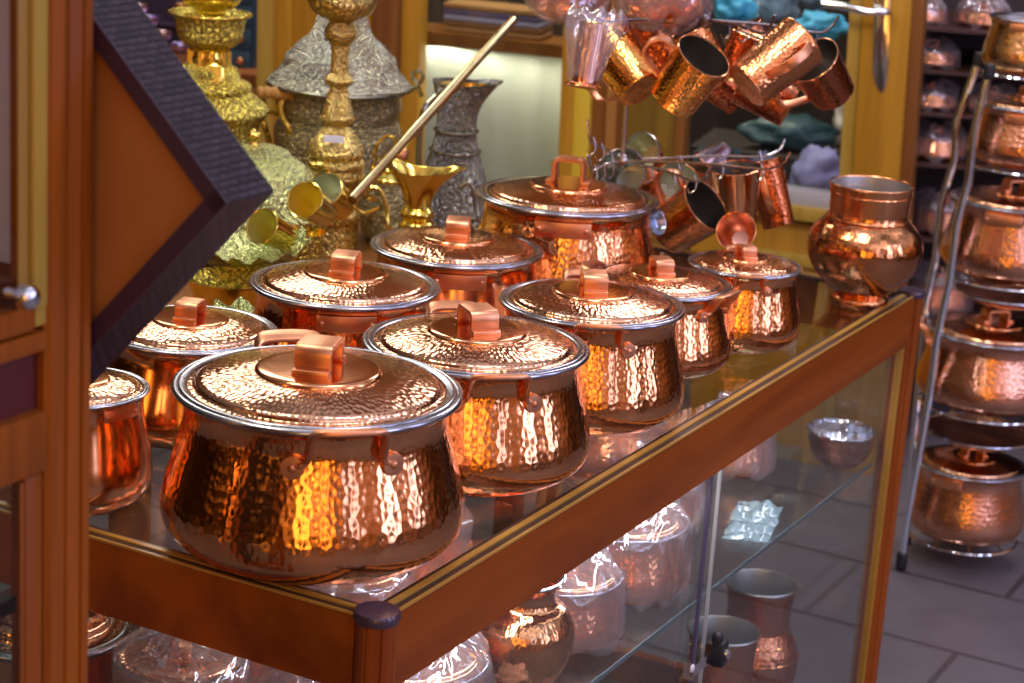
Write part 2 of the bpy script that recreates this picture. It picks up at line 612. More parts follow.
# ================================================================ SETTING
def floor_mat():
    m, n, l, p = new_mat('grey_paving')
    t = n.new('ShaderNodeTexCoord')
    mp = n.new('ShaderNodeMapping')
    mp.inputs['Rotation'].default_value = (0, 0, radians(28))
    l.new(t.outputs['Object'], mp.inputs['Vector'])
    b = n.new('ShaderNodeTexBrick')
    b.inputs['Color1'].default_value = (0.125, 0.104, 0.108, 1)
    b.inputs['Color2'].default_value = (0.105, 0.088, 0.092, 1)
    b.inputs['Mortar'].default_value = (0.055, 0.042, 0.043, 1)
    b.inputs['Scale'].default_value = 1.0
    b.inputs['Mortar Size'].default_value = 0.007
    b.inputs['Brick Width'].default_value = 0.62
    b.inputs['Row Height'].default_value = 0.33
    l.new(mp.outputs[0], b.inputs['Vector'])
    nn = n.new('ShaderNodeTexNoise')
    nn.inputs['Scale'].default_value = 9
    nn.inputs['Detail'].default_value = 7
    l.new(t.outputs['Object'], nn.inputs['Vector'])
    r = n.new('ShaderNodeValToRGB')
    r.color_ramp.elements[0].color = (0.7, 0.68, 0.7, 1)
    r.color_ramp.elements[1].color = (1.3, 1.3, 1.3, 1)
    l.new(nn.outputs['Fac'], r.inputs[0])
    mx = n.new('ShaderNodeMix')
    mx.data_type = 'RGBA'
    mx.blend_type = 'MULTIPLY'
    mx.inputs[0].default_value = 1
    l.new(b.outputs['Color'], mx.inputs[6])
    l.new(r.outputs[0], mx.inputs[7])
    l.new(mx.outputs[2], p.inputs['Base Color'])
    p.inputs['Roughness'].default_value = 0.55
    bp = n.new('ShaderNodeBump')
    bp.inputs['Strength'].default_value = 0.25
    bp.inputs['Distance'].default_value = 0.01
    l.new(nn.outputs['Fac'], bp.inputs['Height'])
    l.new(bp.outputs[0], p.inputs['Normal'])
    return m
structure(box('floor', (-4, -3, -0.1), (4.5, 7.5, 0), floor_mat()), 'grey stone paving slabs of the bazaar street', 'floor')

# --- shopfront: posts, door, windows
def struct_slab(name, pix, off, th, mat, label, cat, bev=0.002):
    return structure(slab(name, pix, off, th, mat, None, bev), label, cat)
def lean(x, y):                                        # verticals of the shopfront as sighted
    return x - (x - 150) * (y / 11000.0)
def vert(x0, x1, y0=-260, y1=640):
    return [(lean(x0, y0), y0), (lean(x1, y0), y0), (lean(x1, y1), y1), (lean(x0, y1), y1)]
struct_slab('trim_1', vert(257, 272), 0.0, 0.05, M_CABG, 'narrow gold shopfront post left of the ochre panel', 'trim')
struct_slab('trim_2', vert(272, 291), 0.012, 0.05, M_OCHRE, 'ochre shopfront post at the left window edge', 'trim')
struct_slab('wall_ochre', vert(291, 372), 0.03, 0.03, M_OCHRE, 'ochre wooden shopfront panel behind the brass samovar', 'wall')
struct_slab('trim_3', vert(372, 402), 0.012, 0.05, M_BROWN, 'brown shopfront post behind the brass samovar', 'trim')
struct_slab('trim_4', vert(402, 420), 0.0, 0.06, M_OCHRE, 'ochre shopfront post left of the pale window', 'trim')
struct_slab('trim_5', vert(564, 577), 0.0, 0.05, M_OCHRE, 'yellow ochre shopfront post right of the pale window', 'trim')
struct_slab('trim_6', vert(577, 594), 0.008, 0.06, plain('yellow_wood', (0.62, 0.42, 0.03), 0.4), 'bright yellow shopfront post strip', 'trim')
o = struct_slab('door_1', vert(594, 694), 0.03, 0.035, M_BROWN, 'brown wooden shop door behind the hanging mugs', 'door')
slab('door_panel', vert(628, 680, -200, 600), 0.022, 0.02, wood('olive_wood', (0.16, 0.09, 0.012), (0.24, 0.13, 0.018), 0.4, (30, 30, 2)), o)
slab('door_moulding', vert(611, 621), 0.02, 0.02, plain('tan_moulding', (0.36, 0.15, 0.03), 0.4), o)
dr = structure(empty('door_2', wall_pt(880, 560)), 'ochre glazed shop door frame with steel lever handle', 'door')
def dpart(name, pix, off, th, mat, bev=0.002, parent=None):
    p = slab(name, pix, off, th, mat, None, bev)
    p.parent = parent or dr
    p.matrix_parent_inverse = Matrix.Translation(-Vector(dr.location))
    return p
dpart('door_stile', vert(863, 912), -0.005, 0.06, M_OCHRE, 0.004)
dpart('door_bead', vert(850, 863), 0.008, 0.04, M_CABG)
dpart('door_edge', vert(912, 925), 0.0, 0.07, M_BROWN)
pl_pts = [(lean(870, 0) + dx, y) for dx, y in ((5, -60), (21, -60), (19, 60), (17, 82), (12, 93), (7, 88), (3, 76), (3, 40))]
plate = dpart('handle_plate', pl_pts, -0.011, 0.008, M_CHROME, 0.0015)
kh = dpart('keyhole', [(878, 50), (884, 50), (883, 58), (886, 64), (878, 64), (880, 58)], -0.0125, 0.003, M_BLACK, 0, plate)
bm = bmesh.new()
hp = [wall_pt(888, 12, -0.01), wall_pt(886, 12, -0.05), wall_pt(868, 12, -0.062), wall_pt(845, 7, -0.062), wall_pt(822, 3, -0.058)]
add_tube(bm, hp, 0.0085, 12)
lv = link('lever', mesh_of(bm, 'lever'), M_CHROME)
lv.parent = dr
lv.matrix_parent_inverse = Matrix.Translation(-Vector(dr.location))
fz = struct_slab('wall_fascia', [(-300, -262), (1040, -262), (1040, -1100), (-300, -1100)], -0.03, 0.08, M_BROWN, 'brown boarded fascia over the shop windows', 'wall')
# rails and sills
struct_slab('baseboard_front', [(420, 232), (560, 262), (565, 640), (420, 640)], 0.02, 0.05, M_OCHRE, 'ochre shopfront boarding below the pale window', 'wall')
struct_slab('wall_sill', [(690, 206), (852, 232), (846, 640), (690, 640)], 0.015, 0.05, M_OCHRE, 'ochre shopfront boarding below the right window', 'wall')
struct_slab('trim_7', [(690, 176), (852, 198), (850, 214), (690, 192)], -0.002, 0.06, plain('grey_sill', (0.38, 0.36, 0.36), 0.4), 'pale grey bottom frame of the right window', 'trim')
struct_slab('trim_8', [(690, 192), (852, 214), (850, 228), (690, 206)], -0.02, 0.09, M_CABG, 'ochre ledge under the right window', 'trim')
struct_slab('trim_9', [(735, 246), (850, 262), (849, 274), (735, 258)], -0.004, 0.03, M_CABG, 'ochre moulding low on the shopfront', 'trim')
struct_slab('wall_left', [(-1500, -262), (-62, -262), (-62, 640), (-1500, 640)], 0.02, 0.05, M_BROWN, 'brown boarded shopfront further left', 'wall')
struct_slab('baseboard_left', [(-40, 60), (257, 92), (257, 640), (-40, 640)], 0.02, 0.05, M_BROWN, 'brown shopfront boarding below the left window', 'wall')
struct_slab('window_1', vert(-60, 257, -260, 92), 0.03, 0.006, M_WIN, 'left shop window pane showing blue drawers', 'window')
struct_slab('window_2', vert(420, 564, -260, 250), 0.03, 0.006, M_WIN, 'pale shop window pane behind the dark ewer', 'window')
struct_slab('window_3', vert(690, 851, -260, 200), 0.03, 0.006, M_WIN, 'right shop window pane behind the hanging mugs', 'window')

# --- inside the shop
def shop_wall(name, s0, s1, off, th, mat, label):
    bm = bmesh.new()
    for s in (s0, s1):
        pass
    a, b = WQ + WD * s0 + WB * off, WQ + WD * s1 + WB * off
    q = [a, b, b + WB * th, a + WB * th]
    A = [bm.verts.new(p) for p in q]
    B = [bm.verts.new(p + Vector((0, 0, 3.0))) for p in q]
    for i in range(4):
        bm.faces.new((A[i], A[(i + 1) % 4], B[(i + 1) % 4], B[i]))
    bm.faces.new(A[::-1])
    bm.faces.new(B)
    return structure(link(name, mesh_of(bm, name), mat), label, 'wall')
shop_wall('wall_shop', -0.25, 2.4, 1.3, 0.08, plain('shop_back', (0.10, 0.085, 0.10), 0.7), 'dim back wall inside the shop')
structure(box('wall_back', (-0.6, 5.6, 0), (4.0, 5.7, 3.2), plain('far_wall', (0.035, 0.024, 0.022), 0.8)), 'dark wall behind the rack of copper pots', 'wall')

def cloth_patch(name, pix, off, sag, mat, label, cat, group=None, thick=0.004, amp=0.012):
    """a hanging sheet with folds, sighted corners tl,tr,br,bl"""
    tl, tr, br, bl = [wall_pt(x, y, off) for x, y in pix]
    nx, ny = 36, 16
    bm = bmesh.new()
    g = []
    for j in range(ny + 1):
        row = []
        for i in range(nx + 1):
            s, t = i / nx, j / ny
            p = tl.lerp(tr, s).lerp(bl.lerp(br, s), t)
            p = p + WB * (amp * sin(s * 31 + 1.3 * sin(3 * t)) * (0.4 + 0.6 * t)) + Vector((0, 0, -sag * sin(pi * s)))
            row.append(bm.verts.new(p))
        g.append(row)
    for j in range(ny):
        for i in range(nx):
            bm.faces.new((g[j][i], g[j][i + 1], g[j + 1][i + 1], g[j + 1][i]))
    bmesh.ops.solidify(bm, geom=list(bm.faces), thickness=thick)
    o = link(name, mesh_of(bm, name), mat)
    return tag(o, label, cat, group)
cloth_patch('reflection_sheet', [(400, 46), (580, 46), (585, 330), (400, 320)], 0.16, 0, plain('pale_reflection', (0.66, 0.66, 0.52), 0.9), 'pale greenish sheet coloured as a street reflection inside the window behind the dark ewer', 'reflection_sheet', amp=0.008)  # sheet put behind the pane, its colour paints the street reflection

# ================================================================ DISPLAY CASE
case = tag(empty('display_case', (CC.x, CC.y, 0), CASE_RZ), 'long glass display case with orange wood profile frame carrying the copper pots', 'display case')
L, Wd = CLEN, CWID
def rail(name, axis, a, b, c, flip):
    """hollow frame rail: tall outer face, gold lips and a dark groove along its top"""
    w = 0.011
    z0, z1 = TOP - 0.078, TOP + 0.001
    poly = [(-w, z0), (w, z0), (w, z1 - 0.004), (w - 0.002, z1), (-w + 0.002, z1), (-w, z1 - 0.004)]
    s = -1 if flip else 1
    poly = [(c + s * y, z) for y, z in poly]
    o = extrude(name, poly, axis, a, b, M_FOIL, case)
    # the lips and the groove (a dark channel between two gold beads)
    for nm, y0, y1, za, zb, mt in (('outer_bead', -w, -w + 0.003, z1, z1 + 0.0025, M_LIP), ('groove', -w + 0.003, w - 0.010, z1, z1 + 0.0008, M_GROOVE), ('inner_bead', w - 0.010, w - 0.003, z1, z1 + 0.003, M_LIP), ('glass_seat', w - 0.003, w + 0.003, z1 - 0.006, z1 + 0.0015, M_GROOVE)):
        q = sorted([c + s * y0, c + s * y1])
        if axis == 0:
            box(nm, (a, q[0], za), (b, q[1], zb), mt, o)
        else:
            box(nm, (q[0], a, za), (q[1], b, zb), mt, o)
    return o
rail('rail', 0, 0.018, L - 0.018, 0.0, False)
rail('rail', 0, 0.018, L - 0.018, Wd, True)
rail('rail', 1, 0.018, Wd - 0.018, 0.0, False)
rail('rail', 1, 0.018, Wd - 0.018, L, True)
for (x, y, sx, sy) in ((0, 0, 1, 1), (L, 0, -1, 1), (0, Wd, 1, -1), (L, Wd, -1, -1)):
    out = []
    for i in range(72):                                # round outer corner with fine grooves
        a = 2 * pi * i / 72
        r = 0.0200 - (0.0016 if i % 9 == 0 else 0)
        out.append((x + r * cos(a), y + r * sin(a)))
    p = extrude('post', out, 2, 0.0, TOP - 0.002, M_FOILV, case)
    lathe('cap', [(0, 0), (0.0218, 0), (0.0218, 0), (0.0228, 0.003), (0.0228, 0.008), (0.0212, 0.0105), (0.0212, 0.0105), (0, 0.0112)], plain('cap_plastic', (0.06, 0.035, 0.05), 0.2), p, 40, False, loc=(x, y, TOP - 0.002))
    for dx, dy, lo, hi in ((sx, 0, 0.0185, 0.0235), (0, sy, 0.0185, 0.0235)):
        if dx:
            q = sorted([x + dx * lo, x + dx * hi])
            box('bead', (q[0], y - 0.006, 0.05), (q[1], y + 0.006, TOP - 0.079), M_LIP, p)
        else:
            q = sorted([y + dy * lo, y + dy * hi])
            box('bead', (x - 0.006, q[0], 0.05), (x + 0.006, q[1], TOP - 0.079), M_LIP, p)
GT = TOP - 0.0005
box('glass_top', (0.0135, 0.0135, GT - 0.0055), (L - 0.0135, Wd - 0.0135, GT), M_GLASSE if False else M_GLASS, case)
SZ = 0.515
sh = box('glass_shelf', (0.024, 0.026, SZ - 0.006), (L - 0.02, Wd - 0.02, SZ), M_GLASS, case)
box('shelf_edge', (0.024, 0.0245, SZ - 0.0062), (L - 0.02, 0.0262, SZ + 0.0001), plain('glass_edge', (0.10, 0.14, 0.15), 0.12), sh)
box('front_pane', (0.02, 0.004, 0.06), (0.855, 0.008, TOP - 0.078), M_GLASS, case)
fp = box('front_pane', (0.803, -0.004, 0.06), (L - 0.02, 0.000, TOP - 0.078), M_GLASS, case)
box('pane_edge', (0.8005, -0.0042, 0.06), (0.8045, 0.0002, TOP - 0.079), plain('dark_glass_edge', (0.07, 0.06, 0.11), 0.2), fp)
box('pane_edge', (0.853, 0.0038, 0.06), (0.8562, 0.0082, TOP - 0.079), plain('light_glass_edge', (0.62, 0.58, 0.55), 0.2), fp)
box('end_pane', (0.002, 0.02, 0.06), (0.006, Wd - 0.02, TOP - 0.078), M_GLASS, case)
box('end_pane', (L - 0.006, 0.02, 0.06), (L - 0.002, Wd - 0.02, TOP - 0.078), M_GLASS, case)
box('back_pane', (0.02, Wd - 0.006, 0.06), (L - 0.02, Wd - 0.002, TOP - 0.078), M_GLASS, case)
bt = box('bottom_rail', (0.018, -0.011, 0.0), (L - 0.018, 0.011, 0.06), M_FOIL, case)
box('bottom_rail', (0.018, Wd - 0.011, 0.0), (L - 0.018, Wd + 0.011, 0.06), M_FOIL, case)
box('bottom_rail', (-0.011, 0.018, 0.0), (0.011, Wd - 0.018, 0.06), M_FOIL, case)
box('bottom_rail', (L - 0.011, 0.018, 0.0), (L + 0.011, Wd - 0.018, 0.06), M_FOIL, case)
BZ = 0.06
box('bottom_glass', (0.012, 0.012, BZ - 0.008), (L - 0.012, Wd - 0.012, BZ), M_GLASS, case)
lk = box('lock', (0.862, -0.020, 0.425), (0.886, -0.0005, 0.462), M_BLACK, case, 0.005)
lathe('lock_cylinder', [(0, 0), (0.0075, 0), (0.0075, 0), (0.0075, 0.004), (0.006, 0.005), (0, 0.005)], M_CHROME, lk, 24, False, loc=(0.875, -0.020, 0.445), rot=(pi / 2, 0, 0))
lathe('lock_pin', [(0, 0), (0.007, 0.001), (0.0075, 0.010), (0.005, 0.014), (0, 0.015)], M_BLACK, lk, 20, True, loc=(0.868, -0.008, 0.460))
bm = bmesh.new()
add_box(bm, (0.792, -0.0075, 0.437), (0.866, -0.005, 0.452))
add_box(bm, (0.792, -0.0075, 0.432), (0.796, 0.006, 0.457))
link('clip', mesh_of(bm, 'clip'), M_CHROME, lk)
lathe('clip_screw', [(0, 0), (0.005, 0.0005), (0.005, 0.003), (0, 0.004)], plain('white_plastic', (0.7, 0.68, 0.66), 0.4), lk, 16, True, loc=(0.7885, -0.006, 0.452), rot=(pi / 2, 0, 0))

# ================================================================ COPPER POTS
def rivet(name, M, parent, r=0.004):
    o = lathe(name, [(0, 0.0022), (0.6 * r, 0.0018), (r, 0.0), (r, -0.001)], M_STRAP, parent, 14, True)
    o.matrix_local = M
    return o
BODY = [(0, 0.0), (0.60, 0.0), (0.74, 0.012), (0.91, 0.070), (1.02, 0.16), (1.06, 0.26), (1.045, 0.39), (1.0, 0.54), (0.95, 0.70), (0.918, 0.82), (0.915, 0.90), (0.93, 0.955), (0.955, 0.985)]
def make_pot(name, R, H, label, bulge=1.0, haz=-pi / 2, lidaz=0.4, mat=None, hsize=0.26, handles='loop', tall=1.0, group='lidded copper pots on the glass top', lidded=True, hlen=0.44, hht=0.17):
    t = tag(empty(name), label, 'cooking pot', group)
    mat = mat or M_HAM
    prof = [(r if r < 0.7 else (0.915 + (r - 0.915) * (1 + (bulge - 1) * 8) if r > 0.915 else r), z) for r, z in BODY]
    pts = [(r * R, z * H) for r, z in prof]
    pts += [pts[-1], (0.95 * R, 0.985 * H), (0.90 * R, 0.90 * H), (0.92 * R, 0.55 * H), (0.96 * R, 0.25 * H), (0.7 * R, 0.03 * H), (0, 0.02 * H)]
    body = lathe('body', pts, mat, t, 96)
    z = H
    lathe('rim', [(0.945, -0.022), (0.975, -0.016), (1.0, 0.004), (0.998, 0.026), (0.975, 0.037), (0.945, 0.030), (0.925, 0.020), (0.90, 0.024), (0.86, 0.03)], M_TIN, t, 96, True, R, loc=(0, 0, z))
    if lidded:
        lid = lathe('lid', [(0.945, 0.030), (0.90, 0.030), (0.86, 0.036), (0.845, 0.044), (0.835, 0.062), (0.835, 0.062), (0.815, 0.075), (0.815, 0.075), (0.70, 0.100), (0.55, 0.126), (0.435, 0.140), (0.435, 0.140)], M_LID, t, 96, True, R, loc=(0, 0, z))
        lathe('lid_disc', [(0.44, 0.136), (0.435, 0.150), (0.42, 0.163), (0.395, 0.169), (0.395, 0.169), (0.2, 0.172), (0, 0.173)], M_COP, lid, 72, True, R)
        ring = lathe('lid_ring', [(0.93, 0.028), (0.955, 0.036), (0.94, 0.046), (0.91, 0.042), (0.89, 0.036)], M_TIN, lid, 96, True, R)
        c, s = cos(lidaz), sin(lidaz)
        hl, hh, th = hlen / 2 * R, hht * R, 0.026 * R
        base = 0.172 * R
        def hp(a, h):
            return (c * a, s * a, base + h)
        path = [hp(-hl * 1.10, th * 0.4), hp(-hl * 0.80, th * 0.5), hp(-hl * 0.72, hh * 0.25), hp(-hl * 0.74, hh * 0.72), hp(-hl * 0.62, hh * 0.97), hp(-hl * 0.3, hh), hp(hl * 0.3, hh), hp(hl * 0.62, hh * 0.97), hp(hl * 0.74, hh * 0.72), hp(hl * 0.72, hh * 0.25), hp(hl * 0.80, th * 0.5), hp(hl * 1.10, th * 0.4)]
        lh = strap('lid_handle', path, (-s, c, 0), hsize * R, th * 1.6, M_STRAP, lid, 3)
    # side handles
    rn = 0.935 * R
    for k in (0, 1):
        az = haz + k * pi
        M = Matrix.Rotation(az, 4, 'Z')
        er = 0.925 * R
        hw = 0.25 * R
        def q(y, out, zz):
            rr = sqrt(max(er * er - y * y, 0)) + out
            return M @ Vector((rr, y, zz))
        zt, zb = H + 0.055 * R, H - 0.20 * R
        if handles == 'loop':
            path = [q(-hw * 1.25, 0.006 * R, zb - 0.03 * R), q(-hw * 1.05, 0.01 * R, zb), q(-hw, 0.05 * R, zb + 0.06 * R), q(-hw * 0.98, 0.13 * R, zt - 0.06 * R), q(-hw * 0.85, 0.17 * R, zt), q(-hw * 0.4, 0.185 * R, zt + 0.012 * R), q(hw * 0.4, 0.185 * R, zt + 0.012 * R), q(hw * 0.85, 0.17 * R, zt), q(hw * 0.98, 0.13 * R, zt - 0.06 * R), q(hw, 0.05 * R, zb + 0.06 * R), q(hw * 1.05, 0.01 * R, zb), q(hw * 1.25, 0.006 * R, zb - 0.03 * R)]
            h = strap('side_handle', path, M.to_3x3() @ Vector((0.98, 0, 0.2)), 0.15 * R, 0.035 * R, M_STRAP, t, 3)
        else:
            path = [q(y * hw, 0.012 * R, H - 0.16 * R) for y in (-1.2, -0.8, -0.4, 0, 0.4, 0.8, 1.2)]
            h = strap('side_handle', path, (0, 0, 1), 0.17 * R, 0.02 * R, M_STRAP, t, 2)
        for sy in (-1, 1):
            yy = sy * hw * (1.32 if handles == 'loop' else 1.0)
            zz = zb - 0.04 * R if handles == 'loop' else H - 0.16 * R
            rr = sqrt(er * er - yy * yy)
            a2 = az + atan2(yy, rr)
            if handles == 'loop':
                ear = lathe('ear_plate', [(0, 0.003), (0.078 * R, 0.002), (0.085 * R, -0.006)], M_STRAP, h, 24, False)
                ear.matrix_local = Matrix.Translation(Vector((cos(a2), sin(a2), 0)) * (er + 0.002) + Vector((0, 0, zz))) @ Matrix.Rotation(a2, 4, 'Z') @ Matrix.Rotation(pi / 2, 4, 'Y')
            rivet('rivet', Matrix.Translation(Vector((cos(a2), sin(a2), 0)) * (er + (0.005 if handles == 'loop' else 0.020 * R)) + Vector((0, 0, zz))) @ Matrix.Rotation(a2, 4, 'Z') @ Matrix.Rotation(pi / 2, 4, 'Y'), h, 0.03 * R)
    return t
def place_px(t, bx, by, z=GT):
    t.location = at_z(bx, by, z)
    return t
P = {}
def view_az(p):                                        # azimuth from a place back to the eye
    return atan2(EYE.y - p[1], EYE.x - p[0])
def pot_at(key, bx, by, R, H, label, hoff=0.0, lid=0.0, **kw):
    p = at_z(bx, by, GT)
    va = view_az(p)
    t = make_pot('copper_pot', R, H, label, haz=va + hoff, lidaz=va + lid, **kw)
    t.location = p if key != 'P6' else case_pt(0.069, 0.420, GT)
    P[key] = t
    return t
D = radians
pot_at('P1', 311.8, 545, 0.146, 0.167, 'largest hammered copper pot, standing on the near corner of the case', D(12), D(-14))
pot_at('P2', 468.6, 469, 0.129, 0.147, 'hammered copper pot second along the case front from the near corner post', D(12), D(22))
pot_at('P3', 583.5, 416, 0.1155, 0.145, 'hammered copper pot third along the case front, its dome lid finely beaten', D(5), D(8), mat=M_HAMS)
pot_at('P4', 652.8, 366, 0.098, 0.117, 'small copper pot fourth along the case front, with its loop handle pointing right', D(62), D(20), mat=M_HAMS)
pot_at('P5', 737.4, 343, 0.081, 0.115, 'smallest lidded copper pot of the front row, next to the open jar', D(6), D(24), mat=M_HAMS)
pot_at('P6', 79.2, 505, 0.073, 0.125, 'small smooth copper pot half hidden behind the wooden cabinet post', D(40), D(-10), handles='plate', mat=M_COP, bulge=1.0)
pot_at('P7', 187.9, 430, 0.103, 0.122, 'smooth copper pot under the corner of the diamond board, yellow reflections on its lid', D(70), D(-20), handles='plate', mat=M_COP, hlen=0.42)
pot_at('P8', 340.5, 390, 0.120, 0.137, 'copper pot in the back row directly behind the largest front pot', D(2), D(-12), handles='plate', hlen=0.42)
pot_at('P9', 451.7, 340, 0.120, 0.131, 'smooth lidded copper pot in the back row just below the gold jug', D(3), D(-4), handles='plate', mat=M_COP, hlen=0.42)
pot_at('P10', 560, 304, 0.135, 0.163, 'big flat-lidded copper pot at the far end of the back row, tall arched handle', D(-2), D(76), handles='plate', hsize=0.2, hlen=0.44, hht=0.26)

# the open jar on the far corner
jar = tag(empty('copper_jar', at_z(858.5, 303, GT)), 'open round-bellied copper jar with straight collar on the far corner of the case', 'jar')
s = mpp(at_z(858, 303, GT)) / 0.97
ZJ = 0.925
JP = [(0, 0), (27, 0), (27, 0), (28, 2), (28, 7), (25, 11), (25, 11), (36, 22), (48, 36), (54, 50), (55.5, 62), (53, 74), (46, 85), (39.5, 91), (39.5, 91)]
lathe('body', [(r, z * ZJ) for r, z in JP], metal('jar_copper', (0.64, 0.27, 0.11), 0.13, 0.006, 0.10), jar, 96, True, s)
lathe('collar', [(r, z * ZJ) for r, z in [(39.5, 91), (38, 94), (37.5, 98), (37.5, 98), (38.3, 112), (39.5, 124), (40.4, 127), (39.6, 128), (38.8, 126.5)]], metal('collar_copper', COPPER, 0.2), jar, 96, True, s)
lathe('inside', [(r, z * ZJ) for r, z in [(38.8, 126.5), (37.7, 112), (36.8, 98), (36.8, 93), (44, 80), (50, 62), (46, 36), (24, 13), (0, 12)]], M_TININ, jar, 64, True, s)
for zz, rr in ((92, 39.6), (118, 39.0)):
    tube('ridge', circle(rr * s, zz * ZJ * s, 64), 0.9 * s, M_COP, jar, 8, closed=True)

# ================================================================ INSIDE THE CASE
def bag_shell(name, pts, parent, seed, s=1.0, amp=0.05, seg=72, pleat=0.0):
    rnd = Vector((seed * 3.7, seed * 1.3, seed * 0.7))
    def wob(r, z, th):
        d = noise.noise(Vector((cos(th) * 2.2, sin(th) * 2.2, z * 14)) + rnd) + 0.6 * noise.noise(Vector((cos(th) * 6, sin(th) * 6, z * 26)) + rnd)
        k = 1 + amp * d + pleat * abs(sin(th * 7 + seed)) * noise.noise(Vector((th, z * 8, seed)))
        return r * max(k, 0.75), z + 0.02 * s * noise.noise(Vector((cos(th) * 3, sin(th) * 3, z * 9 + 4)) + rnd)
    return lathe(name, pts, M_FILM, parent, seg, True, s, wob=wob, angle=180)
def bagged_pot(u, v, z, R, H, label, seed, group='copper pots wrapped in plastic bags', loose=1.04, neck=True, world=None, lean=0.0, up=1.0):
    t = tag(empty('bagged_pot', world if world is not None else case_pt(u, v, z), seed), label, 'wrapped pot', group)
    prof = [(r * R, zz * H) for r, zz in BODY]
    lathe('body', prof, M_HAMS, t, 64)
    lathe('rim', [(0.945, -0.022), (0.985, -0.012), (1.0, 0.004), (0.98, 0.03), (0.93, 0.022), (0.86, 0.03)], M_TIN, t, 64, True, R, loc=(0, 0, H))
    lid = lathe('lid', [(0.945, 0.03), (0.86, 0.036), (0.835, 0.062), (0.835, 0.062), (0.80, 0.08), (0.60, 0.13), (0.42, 0.15), (0.40, 0.18), (0, 0.19)], M_LID, t, 64, True, R, loc=(0, 0, H))
    strap('lid_handle', [(-0.2 * R, 0, 0.18 * R), (-0.2 * R, 0, 0.30 * R), (0, 0, 0.33 * R), (0.2 * R, 0, 0.30 * R), (0.2 * R, 0, 0.18 * R)], (0, 1, 0), 0.2 * R, 0.03 * R, M_STRAP, lid, 3)
    T = H + 0.36 * R
    pts = [(0.70 * R, 0.001), (1.02 * R * loose, 0.10 * H), (1.06 * R * loose, 0.35 * H), (1.04 * R * loose, 0.9 * H), (0.98 * R * loose, H + 0.08 * R), (0.70 * R, T), (0.34 * R, T + 0.22 * R * up)]
    if neck:
        pts += [(0.16 * R, T + 0.36 * R * up), (0.30 * R, T + 0.55 * R * up), (0.46 * R, T + 0.72 * R * up)]
    bag_shell('plastic_bag', pts, t, seed, 1.0, 0.055, 80, 0.08)
    return t
bagged_pot(0.835, 0.125, SZ, 0.082, 0.098, 'lidded copper pot in a tall clear bag on the glass shelf above the lock', 1.0, up=0.45)
bagged_pot(0.645, 0.118, SZ, 0.072, 0.085, 'copper pot in a crumpled clear bag on the glass shelf, behind the bare bellied pot', 2.3, up=0.4)
bagged_pot(0.29, 0.13, SZ, 0.088, 0.10, 'copper pot in a crumpled bag between the corner bag and the bare bellied pot', 3.1, up=0.5)
bagged_pot(0.115, 0.150, SZ, 0.070, 0.10, 'copper pot in a tall clear bag just inside the near corner post', 16.3, up=0.9)
bagged_pot(0.465, 0.33, SZ, 0.080, 0.10, 'bagged copper pot seen through the glass top between the two nearest pots', 4.4, up=0.5)
bagged_pot(0.135, 0.33, SZ, 0.070, 0.10, 'copper pot in a clear bag behind the short end pane of the case', 5.2, up=0.5)
bagged_pot(0.29, 0.36, SZ, 0.066, 0.09, 'copper pot in a clear bag behind the corner bags, seen through the near glass top', 17.7, up=0.8)
bagged_pot(0.66, 0.37, SZ, 0.085, 0.10, 'copper pot in a clear bag deep on the glass shelf under the back row', 6.6, up=0.5)
bagged_pot(1.07, 0.19, SZ, 0.066, 0.075, 'small copper pot in a bunched lilac tinted bag, right of the sliding pane edge', 7.9, up=0.6)
bagged_pot(1.38, 0.20, SZ, 0.064, 0.08, 'small copper pot in a clear bag behind the shallow bowl inside the case', 8.5, up=0.4)
bagged_pot(1.26, 0.36, SZ, 0.085, 0.10, 'copper pot in a clear bag at the back of the shelf behind the lilac bag', 9.1, up=0.5)
# bare bellied pot
bp = tag(empty('bellied_pot', case_pt(0.49, 0.10, SZ)), 'bare fine-hammered bellied copper pot on the shelf under the front rail', 'pot')
lathe('body', [(0, 0), (0.034, 0), (0.042, 0.004), (0.060, 0.030), (0.068, 0.060), (0.066, 0.082), (0.056, 0.100), (0.044, 0.110), (0.042, 0.125), (0.050, 0.140), (0.046, 0.140), (0.038, 0.124), (0.040, 0.108), (0.058, 0.08), (0.055, 0.04), (0, 0.012)], M_HAMS, bp, 80)
tube('rim', circle(0.049, 0.140, 48), 0.0022, M_TIN, bp, 8, closed=True)
# stacked pans behind the end pane
pl = tag(empty('stacked_pan', case_pt(0.110, 0.50, SZ)), 'wide lidded copper pan with tinned rim behind the short end pane of the case', 'pan')
lathe('body', [(0, 0), (0.070, 0), (0.078, 0.006), (0.084, 0.05), (0.088, 0.10), (0.083, 0.10), (0.079, 0.05), (0.07, 0.012), (0, 0.01)], M_COP, pl, 64)
lathe('rim', [(0.088, 0.094), (0.094, 0.099), (0.095, 0.104), (0.088, 0.107), (0.083, 0.102)], M_TIN, pl, 64)
lathe('lid', [(0.084, 0.106), (0.078, 0.108), (0.074, 0.112), (0.072, 0.120), (0.072, 0.120), (0.062, 0.130), (0.040, 0.139), (0.022, 0.142), (0.020, 0.150), (0.008, 0.152), (0, 0.152)], M_LID, pl, 64)
